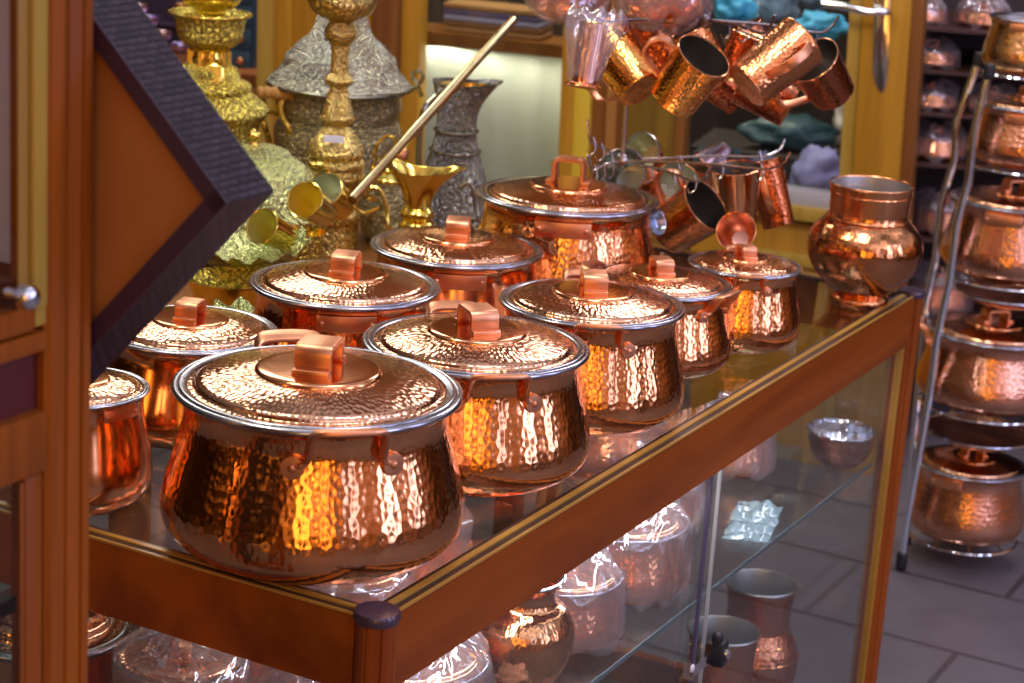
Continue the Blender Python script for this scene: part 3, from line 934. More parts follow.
# shallow bowl
bw = tag(empty('copper_bowl', case_pt(1.524, 0.068, SZ)), 'small open copper bowl with bright tinned inside on the far end of the shelf', 'bowl')
lathe('body', [(0, 0), (0.026, 0), (0.036, 0.004), (0.050, 0.020), (0.058, 0.042), (0.060, 0.062), (0.060, 0.062)], metal('bowl_copper', (0.62, 0.30, 0.20), 0.25, 0.008, 0.4), bw, 64, True, 0.9)
lathe('inside', [(0.0605, 0.062), (0.0625, 0.063), (0.0625, 0.066), (0.060, 0.066), (0.057, 0.06), (0.055, 0.042), (0.046, 0.02), (0.03, 0.007), (0, 0.005)], metal('bowl_tin', (0.7, 0.7, 0.74), 0.16, 0.02, 0.5), bw, 64, True, 0.9)
# folded plastic on the shelf
def crumple(name, center, sx, sy, sz, seed, label, cat, mat=None, group=None):
    bm = bmesh.new()
    bmesh.ops.create_grid(bm, x_segments=46, y_segments=30, size=1)
    for v in bm.verts:
        x, y = v.co.x, v.co.y
        h = abs(noise.noise(Vector((x * 2.3 + seed, y * 0.9, seed)))) * 1.2 + 0.5 * abs(noise.noise(Vector((x * 6 + seed, y * 2, seed))))
        e = (1 - x ** 6) * (1 - y ** 6)
        v.co = Vector((x * sx * (1 + 0.12 * noise.noise(Vector((y * 3, seed, 0)))), y * sy * (1 + 0.15 * noise.noise(Vector((x * 3, 0, seed)))), 0.002 + sz * h * (0.35 + 0.65 * e)))
    o = link(name, mesh_of(bm, name), mat or M_FILM, angle=180)
    o.location = center
    o.rotation_euler = (0, 0, CASE_RZ + 0.25)
    return tag(o, label, cat, group)
crumple('plastic_sheet', case_pt(1.18, 0.075, SZ), 0.085, 0.034, 0.02, 3.0, 'crumpled pale blue plastic sheet lying flat on the glass shelf near the lock', 'plastic bag', film('blue_polythene', (0.55, 0.85, 0.92), 0.6))
crumple('plastic_sheet', case_pt(0.405, 0.065, SZ), 0.03, 0.035, 0.03, 9.0, 'loose crumpled plastic bag lying flat on the shelf beside the bare bellied pot', 'plastic bag', film('white_polythene', (0.92, 0.86, 0.98), 0.5))
# jugs standing in the bottom of the case
def floor_jug(u, v, label, k, R=0.06):
    t = tag(empty('copper_jug', case_pt(u, v, BZ)), label, 'jug', 'copper jugs in the bottom of the case')
    lathe('body', [(0, 0), (0.030, 0), (0.036, 0.004), (0.058, 0.05), (0.069, 0.105), (0.066, 0.135), (0.055, 0.155), (0.050, 0.165), (0.050, 0.165), (0.050, 0.20), (0.054, 0.235), (0.054, 0.235)], metal('jug_copper', (0.62, 0.24, 0.12), 0.2, 0.008, 0.4), t, 72, True, k)
    lathe('inside', [(0.0545, 0.235), (0.056, 0.237), (0.053, 0.237), (0.048, 0.20), (0.047, 0.165), (0.06, 0.12), (0.03, 0.01), (0, 0.008)], M_TININ, t, 72, True, k)
    for zz, rr in ((0.166, 0.051), (0.150, 0.059), (0.125, 0.0685)):
        tube('ridge', circle(rr * k, zz * k, 56), 0.0016 * k, M_COP, t, 8, closed=True)
    return t
floor_jug(1.45, 0.15, 'tall open copper jug with belly ridges in the case bottom, right of the lock', 1.05)
floor_jug(1.25, 0.13, 'open copper jug in the case bottom, directly behind the lock', 1.02)
bagged_pot(0.98, 0.10, BZ, 0.075, 0.09, 'bagged copper pot low in the case bottom below the lock', 10.2, up=0.4)
bagged_pot(0.74, 0.13, BZ, 0.09, 0.11, 'bagged copper pot in the case bottom below the tall bag', 11.2, up=0.5)
bagged_pot(0.45, 0.20, BZ, 0.10, 0.13, 'bagged copper pot in the case bottom below the bare bellied pot', 12.2, up=0.5)
bagged_pot(0.17, 0.35, BZ, 0.10, 0.13, 'bagged copper pot in the case bottom at the short end pane', 13.2, up=0.5)

# ================================================================ LEFT CABINET
CBP = at_y(91.5, 341, 1.46)
CBP.z = 0
cab = tag(empty('display_cabinet', CBP, CASE_RZ), 'orange wooden display cabinet post and glazed door cut off by the left edge', 'display cabinet')
FN = -V
def cab_z(px, py):
    return on_plane(px, py, CBP, V).z
def cab_x(px, py):
    return (on_plane(px, py, CBP, V) - CBP).dot(U)
x48 = cab_x(48, 341)
CTOP = 2.02
z_g = cab_z(20, 308)                                  # bottom edge of the upper glass
z_r1 = cab_z(30, 333)
z_p1, z_p0 = cab_z(30, 356), cab_z(30, 417)
z_l1 = cab_z(30, 478)
CBW, CBD = 0.62, 0.34
# grooved corner post
def post_prof(w, d):
    return [(-w, 0.004), (-w + 0.004, 0.0), (-w * 0.62, 0.0), (-w * 0.58, 0.0035), (-w * 0.54, 0.0), (-w * 0.30, -0.0015), (-w * 0.26, 0.003), (-w * 0.22, -0.0015), (-0.003, -0.0015), (0, 0.002), (0, d), (-w, d)]
pw = -x48
extrude('post', post_prof(pw, 0.035), 2, 0, CTOP, M_CABW, cab)
extrude('post', [(x - CBW + pw, y) for x, y in post_prof(pw, 0.035)], 2, 0, CTOP, M_CABW, cab)
extrude('post', [(x, y + CBD - 0.035) for x, y in post_prof(pw, 0.035)], 2, 0, CTOP, M_CABW, cab)
extrude('post', [(x - CBW + pw, y + CBD - 0.035) for x, y in post_prof(pw, 0.035)], 2, 0, CTOP, M_CABW, cab)
x0, x1 = -CBW + pw, -pw
box('top_board', (-CBW, 0, CTOP), (0, CBD, CTOP + 0.03), M_CABW, cab, 0.003)
box('back_board', (x0, CBD - 0.02, 0.05), (x1, CBD - 0.012, CTOP), M_DARKW, cab)
box('middle_board', (x0, 0.03, z_p0 + 0.01), (x1, CBD - 0.02, z_p0 + 0.03), M_CABW, cab)
box('base_board', (x0, 0.004, 0.0), (x1, CBD - 0.02, 0.10), M_CABW, cab)
ud = box('door_stile', (x1 - 0.012, 0.001, z_r1 + 0.002), (x1, 0.006, CTOP - 0.01), M_CABG, cab, 0.002)
x20, x45 = cab_x(20, 200), cab_x(46, 200)
ud2 = box('gold_stile', (cab_x(31, 200), -0.003, z_g - 0.004), (x45, 0.004, CTOP - 0.02), M_CABG, ud, 0.003)
box('gold_bead', (x20, 0.001, z_g - 0.002), (cab_x(31, 200), 0.004, CTOP - 0.02), plain('gold_bead', (0.36, 0.20, 0.035), 0.35), ud, 0.002)
box('door_rail', (x0, 0.0005, z_r1), (x1 - 0.0125, 0.022, z_g - 0.002), M_CABW, ud, 0.002)
box('door_stile', (x0, 0.001, z_r1 + 0.002), (x0 + 0.05, 0.024, CTOP - 0.01), M_CABG, cab, 0.002)
box('glass_pane', (x0 + 0.05, 0.0015, z_g), (x20, 0.0035, CTOP - 0.03), M_WIN, ud)
kx, kz = cab_x(14, 291), cab_z(14, 291)
lathe('knob', [(0, 0), (0.0045, 0), (0.0042, 0.007), (0.0042, 0.011), (0.0085, 0.014), (0.0105, 0.020), (0.0095, 0.026), (0.005, 0.0295), (0, 0.030)], M_CHROME, ud, 36, True, 0.88, loc=(kx - 0.006, 0.001, kz), rot=(pi / 2, 0, 0))
box('rail', (x0, 0.0, z_p1), (x1, 0.025, z_r1 - 0.002), M_CABW, cab, 0.002)
box('maroon_panel', (x0, 0.010, z_p0 - 0.005), (x1, 0.016, z_p1 + 0.005), M_MAROON, cab)
box('rail', (x0, 0.0, z_l1), (x1, 0.025, z_p0), M_CABW, cab, 0.002)
xi = cab_x(29, 600)
fr = box('lower_stile', (xi, 0.003, 0.10), (x1 - 0.001, 0.008, z_l1 - 0.001), M_CABW, cab, 0.003)
box('lower_bead', (xi - 0.004, 0.004, 0.10), (xi, 0.0075, z_l1 - 0.004), M_CABW, fr, 0.001)
box('lower_glass', (x0, 0.0045, 0.10), (xi - 0.004, 0.0065, z_l1), M_WIN, cab)
box('end_panel', (-0.012, 0.035, z_p0 + 0.01), (-0.004, CBD - 0.035, CTOP), M_CABW, cab)
box('end_reflection_board', (-0.016, 0.035, z_r1 + 0.03), (-0.0122, CBD - 0.035, CTOP - 0.01), plain('lilac_reflection_paint', (0.62, 0.54, 0.64), 0.6), cab)  # added board, its lilac colour stands for the bright reflection in the glass
box('end_glass', (-0.012, 0.035, 0.10), (-0.008, CBD - 0.035, z_p0 + 0.01), M_WIN, cab)
csz = cab_z(10, 560) - 0.05
box('shelf', (x0, 0.03, csz - 0.012), (x1, CBD - 0.025, csz), M_DARKW, cab)
box('shelf', (x0, 0.03, z_r1 + 0.02), (x1, CBD - 0.025, z_r1 + 0.03), M_CABW, cab)
box('backdrop_board', (x0, CBD - 0.024, z_r1 + 0.03), (x1, CBD - 0.0205, CTOP), plain('lilac_reflection_paint', (0.62, 0.54, 0.64), 0.6), cab)  # same lilac colour, painting the reflection of the upper glass
def cab_world(x, y, z):
    return CBP + U * x + V * y + Vector((0, 0, z))
for k, (x, y, z, r, lab) in enumerate(((-0.098, 0.085, csz, 0.040, 'small dark copper pot behind the lower cabinet glass at the left edge'),)):
    t = tag(empty('copper_pot', cab_world(x, y, z)), lab, 'cooking pot')
    lathe('body', [(a * r, b * r * 1.1) for a, b in BODY], M_COP, t, 48)
    lathe('rim', [(0.945, -0.02), (1.0, 0.0), (0.97, 0.03), (0.86, 0.03)], M_TIN, t, 48, True, r, loc=(0, 0, r * 1.1))
    lathe('lid', [(0.945, 0.03), (0.83, 0.06), (0.6, 0.12), (0.4, 0.15), (0.1, 0.17), (0.1, 0.25), (0, 0.27)], M_LID, t, 48, True, r, loc=(0, 0, r * 1.1))
bagged_pot(0, 0, 0, 0.07, 0.09, 'bagged copper pot low inside the left cabinet behind its lower glass', 15.5, world=cab_world(-0.15, 0.14, 0.102), up=0.4)

# ================================================================ DIAMOND BOARD hung on the cabinet end
BT = 0.056
bd = tag(empty('diamond_board', cab_world(0.004, 0, 0), CASE_RZ), 'square board hung cornerwise, orange-brown back and dark woven edges, beside the left cabinet', 'board')
# local axes: x along U (away), y along V (left), z up; face looks back along -x
fc = on_plane(228, 203, cab_world(0.006, 0, 0), U) - cab_world(0.004, 0, 0)
yc, zc = fc.dot(V), fc.z                               # right corner of the face
zt = on_plane(92, 16, cab_world(0.006, 0, 0), U).z
zb = on_plane(92, 351, cab_world(0.006, 0, 0), U).z
y92 = (on_plane(92, 200, cab_world(0.006, 0, 0), U) - cab_world(0.004, 0, 0)).dot(V)
half = 0.20
mu = (zt - zc) / (y92 - yc)                            # slope of the upper edge
md = (zc - zb) / (y92 - yc)
a_u, a_d = atan2(mu, 1), atan2(md, 1)
M_WEAVE = None
def weave_mat():
    m, n, l, p = new_mat('dark_weave')
    t = n.new('ShaderNodeTexCoord')
    b = n.new('ShaderNodeTexBrick')
    b.inputs['Scale'].default_value = 1
    b.inputs['Brick Width'].default_value = 0.012
    b.inputs['Row Height'].default_value = 0.0058
    b.inputs['Mortar Size'].default_value = 0.0011
    b.inputs['Mortar Smooth'].default_value = 0.6
    b.inputs['Color1'].default_value = (0.050, 0.034, 0.050, 1)
    b.inputs['Color2'].default_value = (0.022, 0.014, 0.022, 1)
    b.inputs['Mortar'].default_value = (0.004, 0.003, 0.004, 1)
    l.new(t.outputs['UV'], b.inputs['Vector'])
    l.new(b.outputs['Color'], p.inputs['Base Color'])
    bp = n.new('ShaderNodeBump')
    bp.inputs['Strength'].default_value = 0.8
    bp.inputs['Distance'].default_value = 0.002
    bp.invert = True
    l.new(b.outputs['Fac'], bp.inputs['Height'])
    l.new(bp.outputs[0], p.inputs['Normal'])
    p.inputs['Roughness'].default_value = 0.45
    p.inputs['Specular IOR Level'].default_value = 0.2
    return m
M_WEAVE = weave_mat()
e1 = Vector((0, cos(a_u), sin(a_u)))                   # along the upper right edge
e2 = Vector((0, cos(a_d), -sin(a_d)))                  # along the lower right edge
S = 0.30
corner = Vector((0.002, yc, zc))
def side_bar(name, a, b, inward, th=0.009):
    """one side of the frame: prism from a to b, th thick towards inward, BT deep, with UVs in metres"""
    bm = bmesh.new()
    uvl = bm.loops.layers.uv.new('UVMap')
    X = Vector((1, 0, 0))
    d = (b - a)
    q = [a, a + inward * th, a + inward * th + X * BT, a + X * BT]
    A = [bm.verts.new(p) for p in q]
    B = [bm.verts.new(p + d) for p in q]
    for i in range(4):
        j = (i + 1) % 4
        f = bm.faces.new((A[i], A[j], B[j], B[i]))
        w = (q[j] - q[i]).length
        for lp, uv in zip(f.loops, ((0, 0), (w, 0), (w, d.length), (0, d.length))):
            lp[uvl].uv = (uv[0], uv[1])
    bm.faces.new(A[::-1])
    bm.faces.new(B)
    return link(name, mesh_of(bm, name), M_WEAVE, bd, angle=20)
c0, c1, c2, c3 = corner, corner + e1 * S, corner + (e1 + e2) * S, corner + e2 * S
in_u = (e2 - e1 * e2.dot(e1)).normalized()
in_d = (e1 - e2 * e1.dot(e2)).normalized()
side_bar('edge', c0, c1, in_u)
side_bar('edge', c0, c3, in_d)
side_bar('edge', c1, c2, -in_d)
side_bar('edge', c3, c2, -in_u)
def face_strip(name, a, b, inward, w, mat, dx=0.0):
    bm = bmesh.new()
    q = [a, b, b + inward * w, a + inward * w]
    A = [bm.verts.new(p + Vector((-0.0015 + dx, 0, 0))) for p in q]
    B = [bm.verts.new(p + Vector((0.0003 + dx, 0, 0))) for p in q]
    for i in range(4):
        bm.faces.new((A[i], A[(i + 1) % 4], B[(i + 1) % 4], B[i]))
    bm.faces.new(A[::-1])
    bm.faces.new(B)
    return link(name, mesh_of(bm, name), mat, bd)
M_PLUM = plain('plum_edge', (0.045, 0.018, 0.035), 0.4)
for a, b, i in ((c0, c1, in_u), (c0, c3, in_d), (c1, c2, -in_d), (c3, c2, -in_u)):
    face_strip('face_border', a, b, i, 0.014, M_PLUM)
bm = bmesh.new()
q = [c0 + (e1 + e2) * 0.006, c1 + (e2 - e1) * 0.006, c2 - (e1 + e2) * 0.006, c3 + (e1 - e2) * 0.006]
A = [bm.verts.new(p + Vector((0.006, 0, 0))) for p in q]
B = [bm.verts.new(p + Vector((0.010, 0, 0))) for p in q]
for i in range(4):
    bm.faces.new((A[i], A[(i + 1) % 4], B[(i + 1) % 4], B[i]))
bm.faces.new(A[::-1])
bm.faces.new(B)
link('back_panel', mesh_of(bm, 'back_panel'), wood('hardboard', (0.36, 0.125, 0.028), (0.44, 0.16, 0.036), 0.55, (9, 9, 9)), bd)

# ================================================================ BRASS WARE on a bench behind the case
BENCH = tag(empty('display_bench', case_pt(1.05, 0.98, 0), CASE_RZ), 'low wooden bench carrying the brass ware behind the back row of pots', 'bench')
box('top', (-0.56, -0.335, TOP - 0.05), (0.62, 0.36, TOP - 0.02), M_BROWN, BENCH, 0.003)
for x in (-0.52, 0.58):
    for y in (-0.26, 0.32):
        box('leg', (x - 0.02, y - 0.02, 0), (x + 0.02, y + 0.02, TOP - 0.05), M_BROWN, BENCH)
BT_Z = TOP - 0.02
def stand(bx, dist, name, label, cat, group=None):
    """place a thing on the bench: bx = where its axis is sighted, dist = how far away it stands"""
    lo = at_y(bx, 290, dist)
    for _ in range(8):                                 # foot of the vertical through the sighted axis
        p = Vector((lo.x, lo.y, BT_Z))
        x, y = to_px(Vector((p.x, p.y, BT_Z + 0.2)))
        lo = lo + Vector(((bx - x) * mpp(p), 0, 0))
    p = Vector((lo.x, dist, BT_Z))
    t = tag(empty(name, p), label, cat, group)
    return t, mpp(p) / 0.962
def zpx(t, py, s):
    """height above the foot (in profile units s) of what is sighted at row py on the thing's axis"""
    p = Vector(t.location)
    h = 0.0
    for _ in range(12):
        x, y = to_px(p + Vector((0, 0, h)))
        h += (y - py) * s
    return h / s
def prof_px(t, s, rows):
    """rows (half width px, row px) -> (r, z) in units of s"""
    out = []
    for r, y in rows:
        q = (r * 0.962, zpx(t, y, s))
        out.append(q)
    return out
# tiered gold fountain vase
v, s = stand(208, 3.42, 'tiered_brass_vase', 'tall tiered yellow brass vase with flared bowls, behind the diamond board corner', 'vase')
lathe('skirt', [(0, 0), (60, 0)] + prof_px(v, s, [(58, 205), (50, 160), (48, 138), (52, 122), (58, 113), (60, 108), (56, 102), (48, 96), (40, 90), (40, 90), (42, 86), (40, 82), (32, 78), (30, 72), (26, 66), (19, 63)]), M_BRASSE, v, 72, True, s)
lathe('stem', prof_px(v, s, [(19, 64), (20, 56), (19, 50), (21, 47)]), M_BRASS, v, 48, True, s)
lathe('bowl', prof_px(v, s, [(12, 48), (24, 45), (31, 37), (33, 28), (35, 19), (40, 13), (40, 13), (38, 12), (32, 20), (29, 32), (20, 41), (0, 44)]), M_BRASSE, v, 72, True, s)
lathe('rim', prof_px(v, s, [(37, 15), (40.5, 14.5), (41, 12.5), (38, 12)]), M_BRASS, v, 72, True, s)
lathe('upper_bowl', prof_px(v, s, [(0, 30), (14, 14), (16, 9), (26, 4), (31, -6), (33, -18), (37, -28), (36, -30), (30, -16), (22, 0), (0, 5)]), M_BRASS, v, 64, True, s)
for k in range(10):
    a = 2 * pi * k / 10
    r = 19.5 * s * 0.962
    tube('flute', [(r * cos(a), r * sin(a), zpx(v, 63, s) * s), (r * cos(a), r * sin(a), zpx(v, 50, s) * s)], 2.2 * s, M_BRASS, v, 8)
hd = lathe('medallion', [(0, 2), (9, 2), (11, 0), (9, -2), (0, -2)], M_BRASS, v, 32, True, s)
hd.location = (0.3 * 26 * s, -24 * s, zpx(v, 70, s) * s)
hd.rotation_euler = (radians(65), 0, 0)
# domed pale vessel
v, s = stand(254, 3.20, 'domed_serving_dish', 'pale chased brass dish with domed lid and small knob, left of the brass candlestick', 'serving dish')
lathe('base', [(0, 0), (40, 0), (40, 0), (44, 4), (44, 12), (60, 28)] + prof_px(v, s, [(70, 240), (74, 222), (75, 212)]), M_GREEN, v, 72, True, s)
ld = lathe('dome', prof_px(v, s, [(76, 214), (77, 208), (74, 202), (68, 185), (58, 170), (46, 160), (36, 154), (36, 154), (35, 151), (26, 147), (12, 145), (5, 144)]), M_GREEN, v, 72, True, s)
lathe('knob', prof_px(v, s, [(5, 145), (4, 141), (7, 138), (7, 133), (3, 130), (0, 129)]), M_BRASS, ld, 24, True, s)
hz = zpx(v, 172, s) * s
tube('ring_handle', [(66 * s, -16 * s, hz - 14 * s), (74 * s, -18 * s, hz + 2 * s), (70 * s, -18 * s, hz + 14 * s), (58 * s, -14 * s, hz + 13 * s)], 1.8 * s, M_BRASS, v, 8)
# candlestick
v, s = stand(337, 3.34, 'brass_candlestick', 'tall turned brass candlestick with bulb top, standing in front of the silver samovar', 'candlestick')
lathe('stem', [(0, 0), (26, 0)] + prof_px(v, s, [(26, 255), (25, 250), (25, 222), (25, 222), (27, 218), (27, 212), (24, 206), (22, 200), (22, 190), (24, 182), (28, 178), (28, 172), (27, 168), (27, 168), (29, 165), (29, 161), (25, 158), (25, 158), (28, 153), (27, 147), (22, 138), (15, 130), (12, 125), (12, 125), (15, 122), (17, 118), (16, 114), (16, 114), (14, 106), (10, 92), (9, 86), (9, 86), (14, 83), (14, 78), (10, 74), (9, 70), (9, 48), (10, 44), (15, 38), (16, 30), (13, 24), (14, 20), (26, 14), (33, 4), (33, -8), (26, -16), (12, -22), (10, -40)]), metal('candlestick_brass', (0.86, 0.66, 0.22), 0.15, 0.008, 0.55, kind='chase'), v, 64, True, s)
tg = box('price_tag', (-9 * s, -28.5 * s, zpx(v, 137, s) * s), (9 * s, -26.5 * s, zpx(v, 131, s) * s), plain('white_tag', (0.62, 0.62, 0.75), 0.6), v)
tg.rotation_euler = (0, 0, 0)
# samovar
v, s = stand(339, 3.64, 'silver_samovar', 'large chased silver samovar with wide brimmed lid and small side handles', 'samovar')
lathe('body', [(0, 0), (36, 0), (40, 6), (36, 20)] + prof_px(v, s, [(38, 255), (50, 225), (60, 185), (62, 150), (63, 130), (58, 118), (58, 118), (60, 112), (62, 104), (60, 92)]), M_OLD, v, 80, True, s)
ld = lathe('lid', prof_px(v, s, [(60, 92), (69, 87), (71, 83), (71, 83), (66, 77), (58, 68), (55, 60), (55, 60), (54, 56), (50, 53), (50, 53), (42, 44), (32, 35), (27, 25), (24, 12), (22, -4), (26, -14), (30, -24), (10, -34)]), M_SILV, v, 80, True, s)
ze = zpx(v, 85, s) * s
for k in range(64):
    pass
tube('beaded_edge', circle(71 * 0.962 * s, ze, 80), 1.6 * s, M_SILV, ld, 8, closed=True)
zh = zpx(v, 92, s) * s
hb = tube('handle_bracket', [(-46 * s, -28 * s, zh - 20 * s), (-62 * s, -38 * s, zh - 16 * s), (-68 * s, -42 * s, zh), (-68 * s, -42 * s, zh + 1 * s)], 2.4 * s, M_BRASS, v, 8)
wg = lathe('wooden_grip', [(0, -17), (4, -17), (6, -14), (4.6, -12), (6.2, -8), (5, -5), (6.5, 0), (5, 5), (6.2, 8), (4.6, 12), (6, 14), (4, 17), (0, 17)], wood('grip_wood', (0.55, 0.26, 0.06), (0.65, 0.34, 0.09), 0.4), hb, 24, True, s)
wg.location = (-55 * s, -42 * s, zh + 2 * s)
wg.rotation_euler = (0, pi / 2, 0)
for dx in (0, 22):
    tube('scroll', [(-70 * s + dx * s, -40 * s, zh), (-72 * s + dx * s, -44 * s, zh - 14 * s), (-64 * s + dx * s, -44 * s, zh - 30 * s), (-60 * s + dx * s, -36 * s, zh - 46 * s)], 3 * s, M_BRASS, hb, 8)
zt_ = zpx(v, 72, s) * s
tube('side_scroll', [(58 * s, -20 * s, zt_ - 16 * s), (72 * s, -26 * s, zt_ - 6 * s), (80 * s, -28 * s, zt_ + 4 * s), (76 * s, -28 * s, zt_ + 10 * s), (70 * s, -27 * s, zt_ + 6 * s), (74 * s, -27 * s, zt_ - 2 * s), (80 * s, -28 * s, zt_ - 14 * s)], 2 * s, M_SILV, v, 8)
# dark ewer
v, s = stand(457, 3.55, 'chased_ewer', 'dark chased silver ewer with flared spout behind the gold jug', 'ewer')
spoutdir = Vector((cos(radians(-8)), sin(radians(-8))))
def ewer_wob(cut, amt, sharp, dz):
    def f(r, z, th):
        k = max(0.0, (z - cut[0]) / (cut[1] - cut[0]))
        c = max(0.0, cos(th - radians(-6)))
        return r * (1 + amt * k * k * c ** sharp), z + dz * k * k * (c ** sharp + 0.35 * max(0, -cos(th)))
    return f
za, zb_ = zpx(v, 120, s) * s, zpx(v, 84, s) * s
lathe('body', [(0, 0), (22, 0), (24, 5), (18, 14)] + prof_px(v, s, [(30, 245), (37, 222), (38, 208), (35, 188), (29, 166), (24, 150), (21, 136), (20, 122), (21, 108), (23, 96), (25, 86), (26, 84)]) + [(24.5, zpx(v, 84, s)), (20, zpx(v, 110, s)), (19, zpx(v, 125, s))], metal('ewer_metal', (0.42, 0.42, 0.37), 0.16, 0.009, 0.85, kind='chase'), v, 80, True, s, wob=ewer_wob((za, zb_), 0.62, 2.5, 0.006))
lathe('inside', prof_px(v, s, [(23.5, 86), (19.5, 110), (18.5, 125)]), M_BRASS, v, 64, True, s, wob=ewer_wob((za, zb_), 0.62, 2.5, 0.006))
z1, z2 = zpx(v, 96, s) * s, zpx(v, 195, s) * s
tube('handle', [(-21 * s, -6 * s, z1), (-31 * s, -12 * s, z1 - 14 * s), (-34 * s, -14 * s, (z1 + z2) / 2), (-31 * s, -20 * s, z2)], [3.0 * s] * 40, M_SILV, v, 10)
tube('scroll', [(8 * s, -36 * s, zpx(v, 178, s) * s), (16 * s, -36 * s, zpx(v, 174, s) * s), (22 * s, -36 * s, zpx(v, 184, s) * s), (26 * s, -38 * s, zpx(v, 205, s) * s)], 2.6 * s, M_SILV, v, 8)
for y in (130, 150):
    tube('band', circle((21.5 if y == 130 else 25) * s * 0.97, zpx(v, y, s) * s, 56), 1.2 * s, M_SILV, v, 8, closed=True)
# gold jug
v, s = stand(421, 3.28, 'gold_jug', 'yellow brass jug with wide leaf-shaped pouring lip and scroll handle, above the back row pot', 'jug')
za, zb_ = zpx(v, 205, s) * s, zpx(v, 168, s) * s
def jug_wob(r, z, th):
    k = max(0.0, (z - za) / (zb_ - za))
    k *= k
    a, b = max(0.0, cos(th - radians(-12))), max(0.0, cos(th - radians(175)))
    return r * (1 + k * (0.85 * a ** 3 + 0.62 * b ** 2 - 0.12)), z + 0.012 * k * (0.9 * a ** 3 + 1.5 * b ** 3 - 0.5)
lathe('body', [(0, 0), (24, 0), (26, 4), (20, 14)] + prof_px(v, s, [(34, 280), (32, 255), (20, 236), (16, 228), (16, 228), (18, 225), (18, 222), (14, 219), (14, 219), (17, 215), (17, 211), (13, 207), (13, 207), (13.5, 202), (16, 192), (21, 180), (26, 170), (27, 168)]) + [(25.5, zpx(v, 168, s)), (19, zpx(v, 181, s)), (14, zpx(v, 193, s)), (11, zpx(v, 204, s))], M_BRASS, v, 72, True, s, wob=jug_wob)
tube('scroll_handle', [(-15 * s, -6 * s, zpx(v, 240, s) * s), (-27 * s, -10 * s, zpx(v, 226, s) * s), (-29 * s, -10 * s, zpx(v, 208, s) * s), (-36 * s, -10 * s, zpx(v, 191, s) * s), (-46 * s, -10 * s, zpx(v, 189, s) * s), (-47 * s, -10 * s, zpx(v, 199, s) * s), (-38 * s, -10 * s, zpx(v, 199, s) * s)], 2.6 * s, M_BRASS, v, 10)
tube('thumb_scroll', [(-36 * s, -10 * s, zpx(v, 208, s) * s), (-50 * s, -10 * s, zpx(v, 214, s) * s), (-62 * s, -12 * s, zpx(v, 205, s) * s), (-68 * s, -12 * s, zpx(v, 190, s) * s)], 2.2 * s, M_BRASS, v, 10)
# sugar pot with loop handle (between samovar and jug)
v, s = stand(392, 3.43, 'brass_sugar_pot', 'small brass pot with gold loop handle and ball knob, behind the slanting brass rod', 'pot')
lathe('body', [(0, 0), (18, 0), (22, 10)] + prof_px(v, s, [(26, 230), (27, 205), (24, 186), (22, 178)]), M_OLD, v, 56, True, s)
ld = lathe('lid', prof_px(v, s, [(23, 180), (22, 176), (14, 170), (5, 166), (4, 163)]), M_BRASS, v, 56, True, s)
kb = lathe('knob', prof_px(v, s, [(3, 165), (3, 162), (8, 158), (9, 153), (7, 148), (2, 145), (0, 144)]), M_STRAP, ld, 24, True, s)
kb.location = (9 * s, 0, 0)
strap('loop_handle', [(-16 * s, -4 * s, zpx(v, 158, s) * s), (-12 * s, -6 * s, zpx(v, 144, s) * s), (-2 * s, -6 * s, zpx(v, 134, s) * s), (5 * s, -6 * s, zpx(v, 140, s) * s), (2 * s, -6 * s, zpx(v, 150, s) * s), (-8 * s, -6 * s, zpx(v, 156, s) * s), (-16 * s, -4 * s, zpx(v, 164, s) * s), (-14 * s, -2 * s, zpx(v, 178, s) * s)], (0.3, 1, 0), 8 * s, 2.2 * s, M_BRASS, v, 4)
# cups lying in the foreground heap
def aim(name, label, cat, p0, p1, group=None):
    """an empty at p0 whose local z points to p1"""
    t = tag(empty(name, p0), label, cat, group)
    d = (p1 - p0).normalized()
    t.rotation_euler = d.to_track_quat('Z', 'Y').to_euler()
    return t, (p1 - p0).length
def cup_body(t, h, r0, r1, mo, mi, seg=56, rim=M_BRASS, lip=0.0):
    th = 0.0012
    lathe('body', [(0, 0), (r0 * 0.9, 0), (r0, 0.0025), (r0, 0.0025), ((r0 * 2 + r1) / 3, h * 0.33), ((r0 + 2 * r1) / 3, h * 0.66), (r1 + lip, h), (r1 + lip, h)], mo, t, seg)
    lathe('inside', [(r1 + lip - th, h), ((r0 + 2 * r1) / 3 - th, h * 0.66), ((r0 * 2 + r1) / 3 - th, h * 0.33), (r0 - th * 2, 0.006), (r0 - th * 2, 0.006), (0, 0.005)], mi, t, seg)
    tube('rim', circle(r1 + lip - th * 0.4, h, 56), th, rim, t, 8, closed=True)
M_YIN = metal('yellow_inside', (0.90, 0.78, 0.22), 0.42)
M_GIN = metal('grey_green_inside', (0.66, 0.68, 0.52), 0.42)
p0, p1 = at_y(341, 206, 3.05), at_y(325, 189, 2.985)
t, h = aim('long_handled_coffee_pot', 'small brass coffee pot tipped forward, its long brass rod handle slanting up to the window', 'coffee pot', p0, p1)
k = mpp(p0)
cup_body(t, h, 15 * k, 17.5 * k, M_BRASS, M_GIN)
Mi = Matrix.Translation(p0) @ t.rotation_euler.to_matrix().to_4x4()
Mi = Mi.inverted()
ra, rb = at_y(352, 200, 3.0), at_y(513, 20, 3.50)
bm = bmesh.new()
add_tube(bm, [Mi @ ra, Mi @ ra.lerp(rb, 0.5), Mi @ rb], 5.2 * k, 14, False)
link('rod_handle', mesh_of(bm, 'rod_handle'), metal('pale_brass', (0.80, 0.64, 0.30), 0.2), t)
p0, p1 = at_y(325, 214, 2.94), at_y(305, 200, 2.875)
t, h = aim('brass_cup', 'small brass cup lying tipped with its yellow inside showing, below the coffee pot', 'cup', p0, p1, 'tipped brass cups')
cup_body(t, h, 13 * k, 18 * k, M_BRASS, M_YIN)
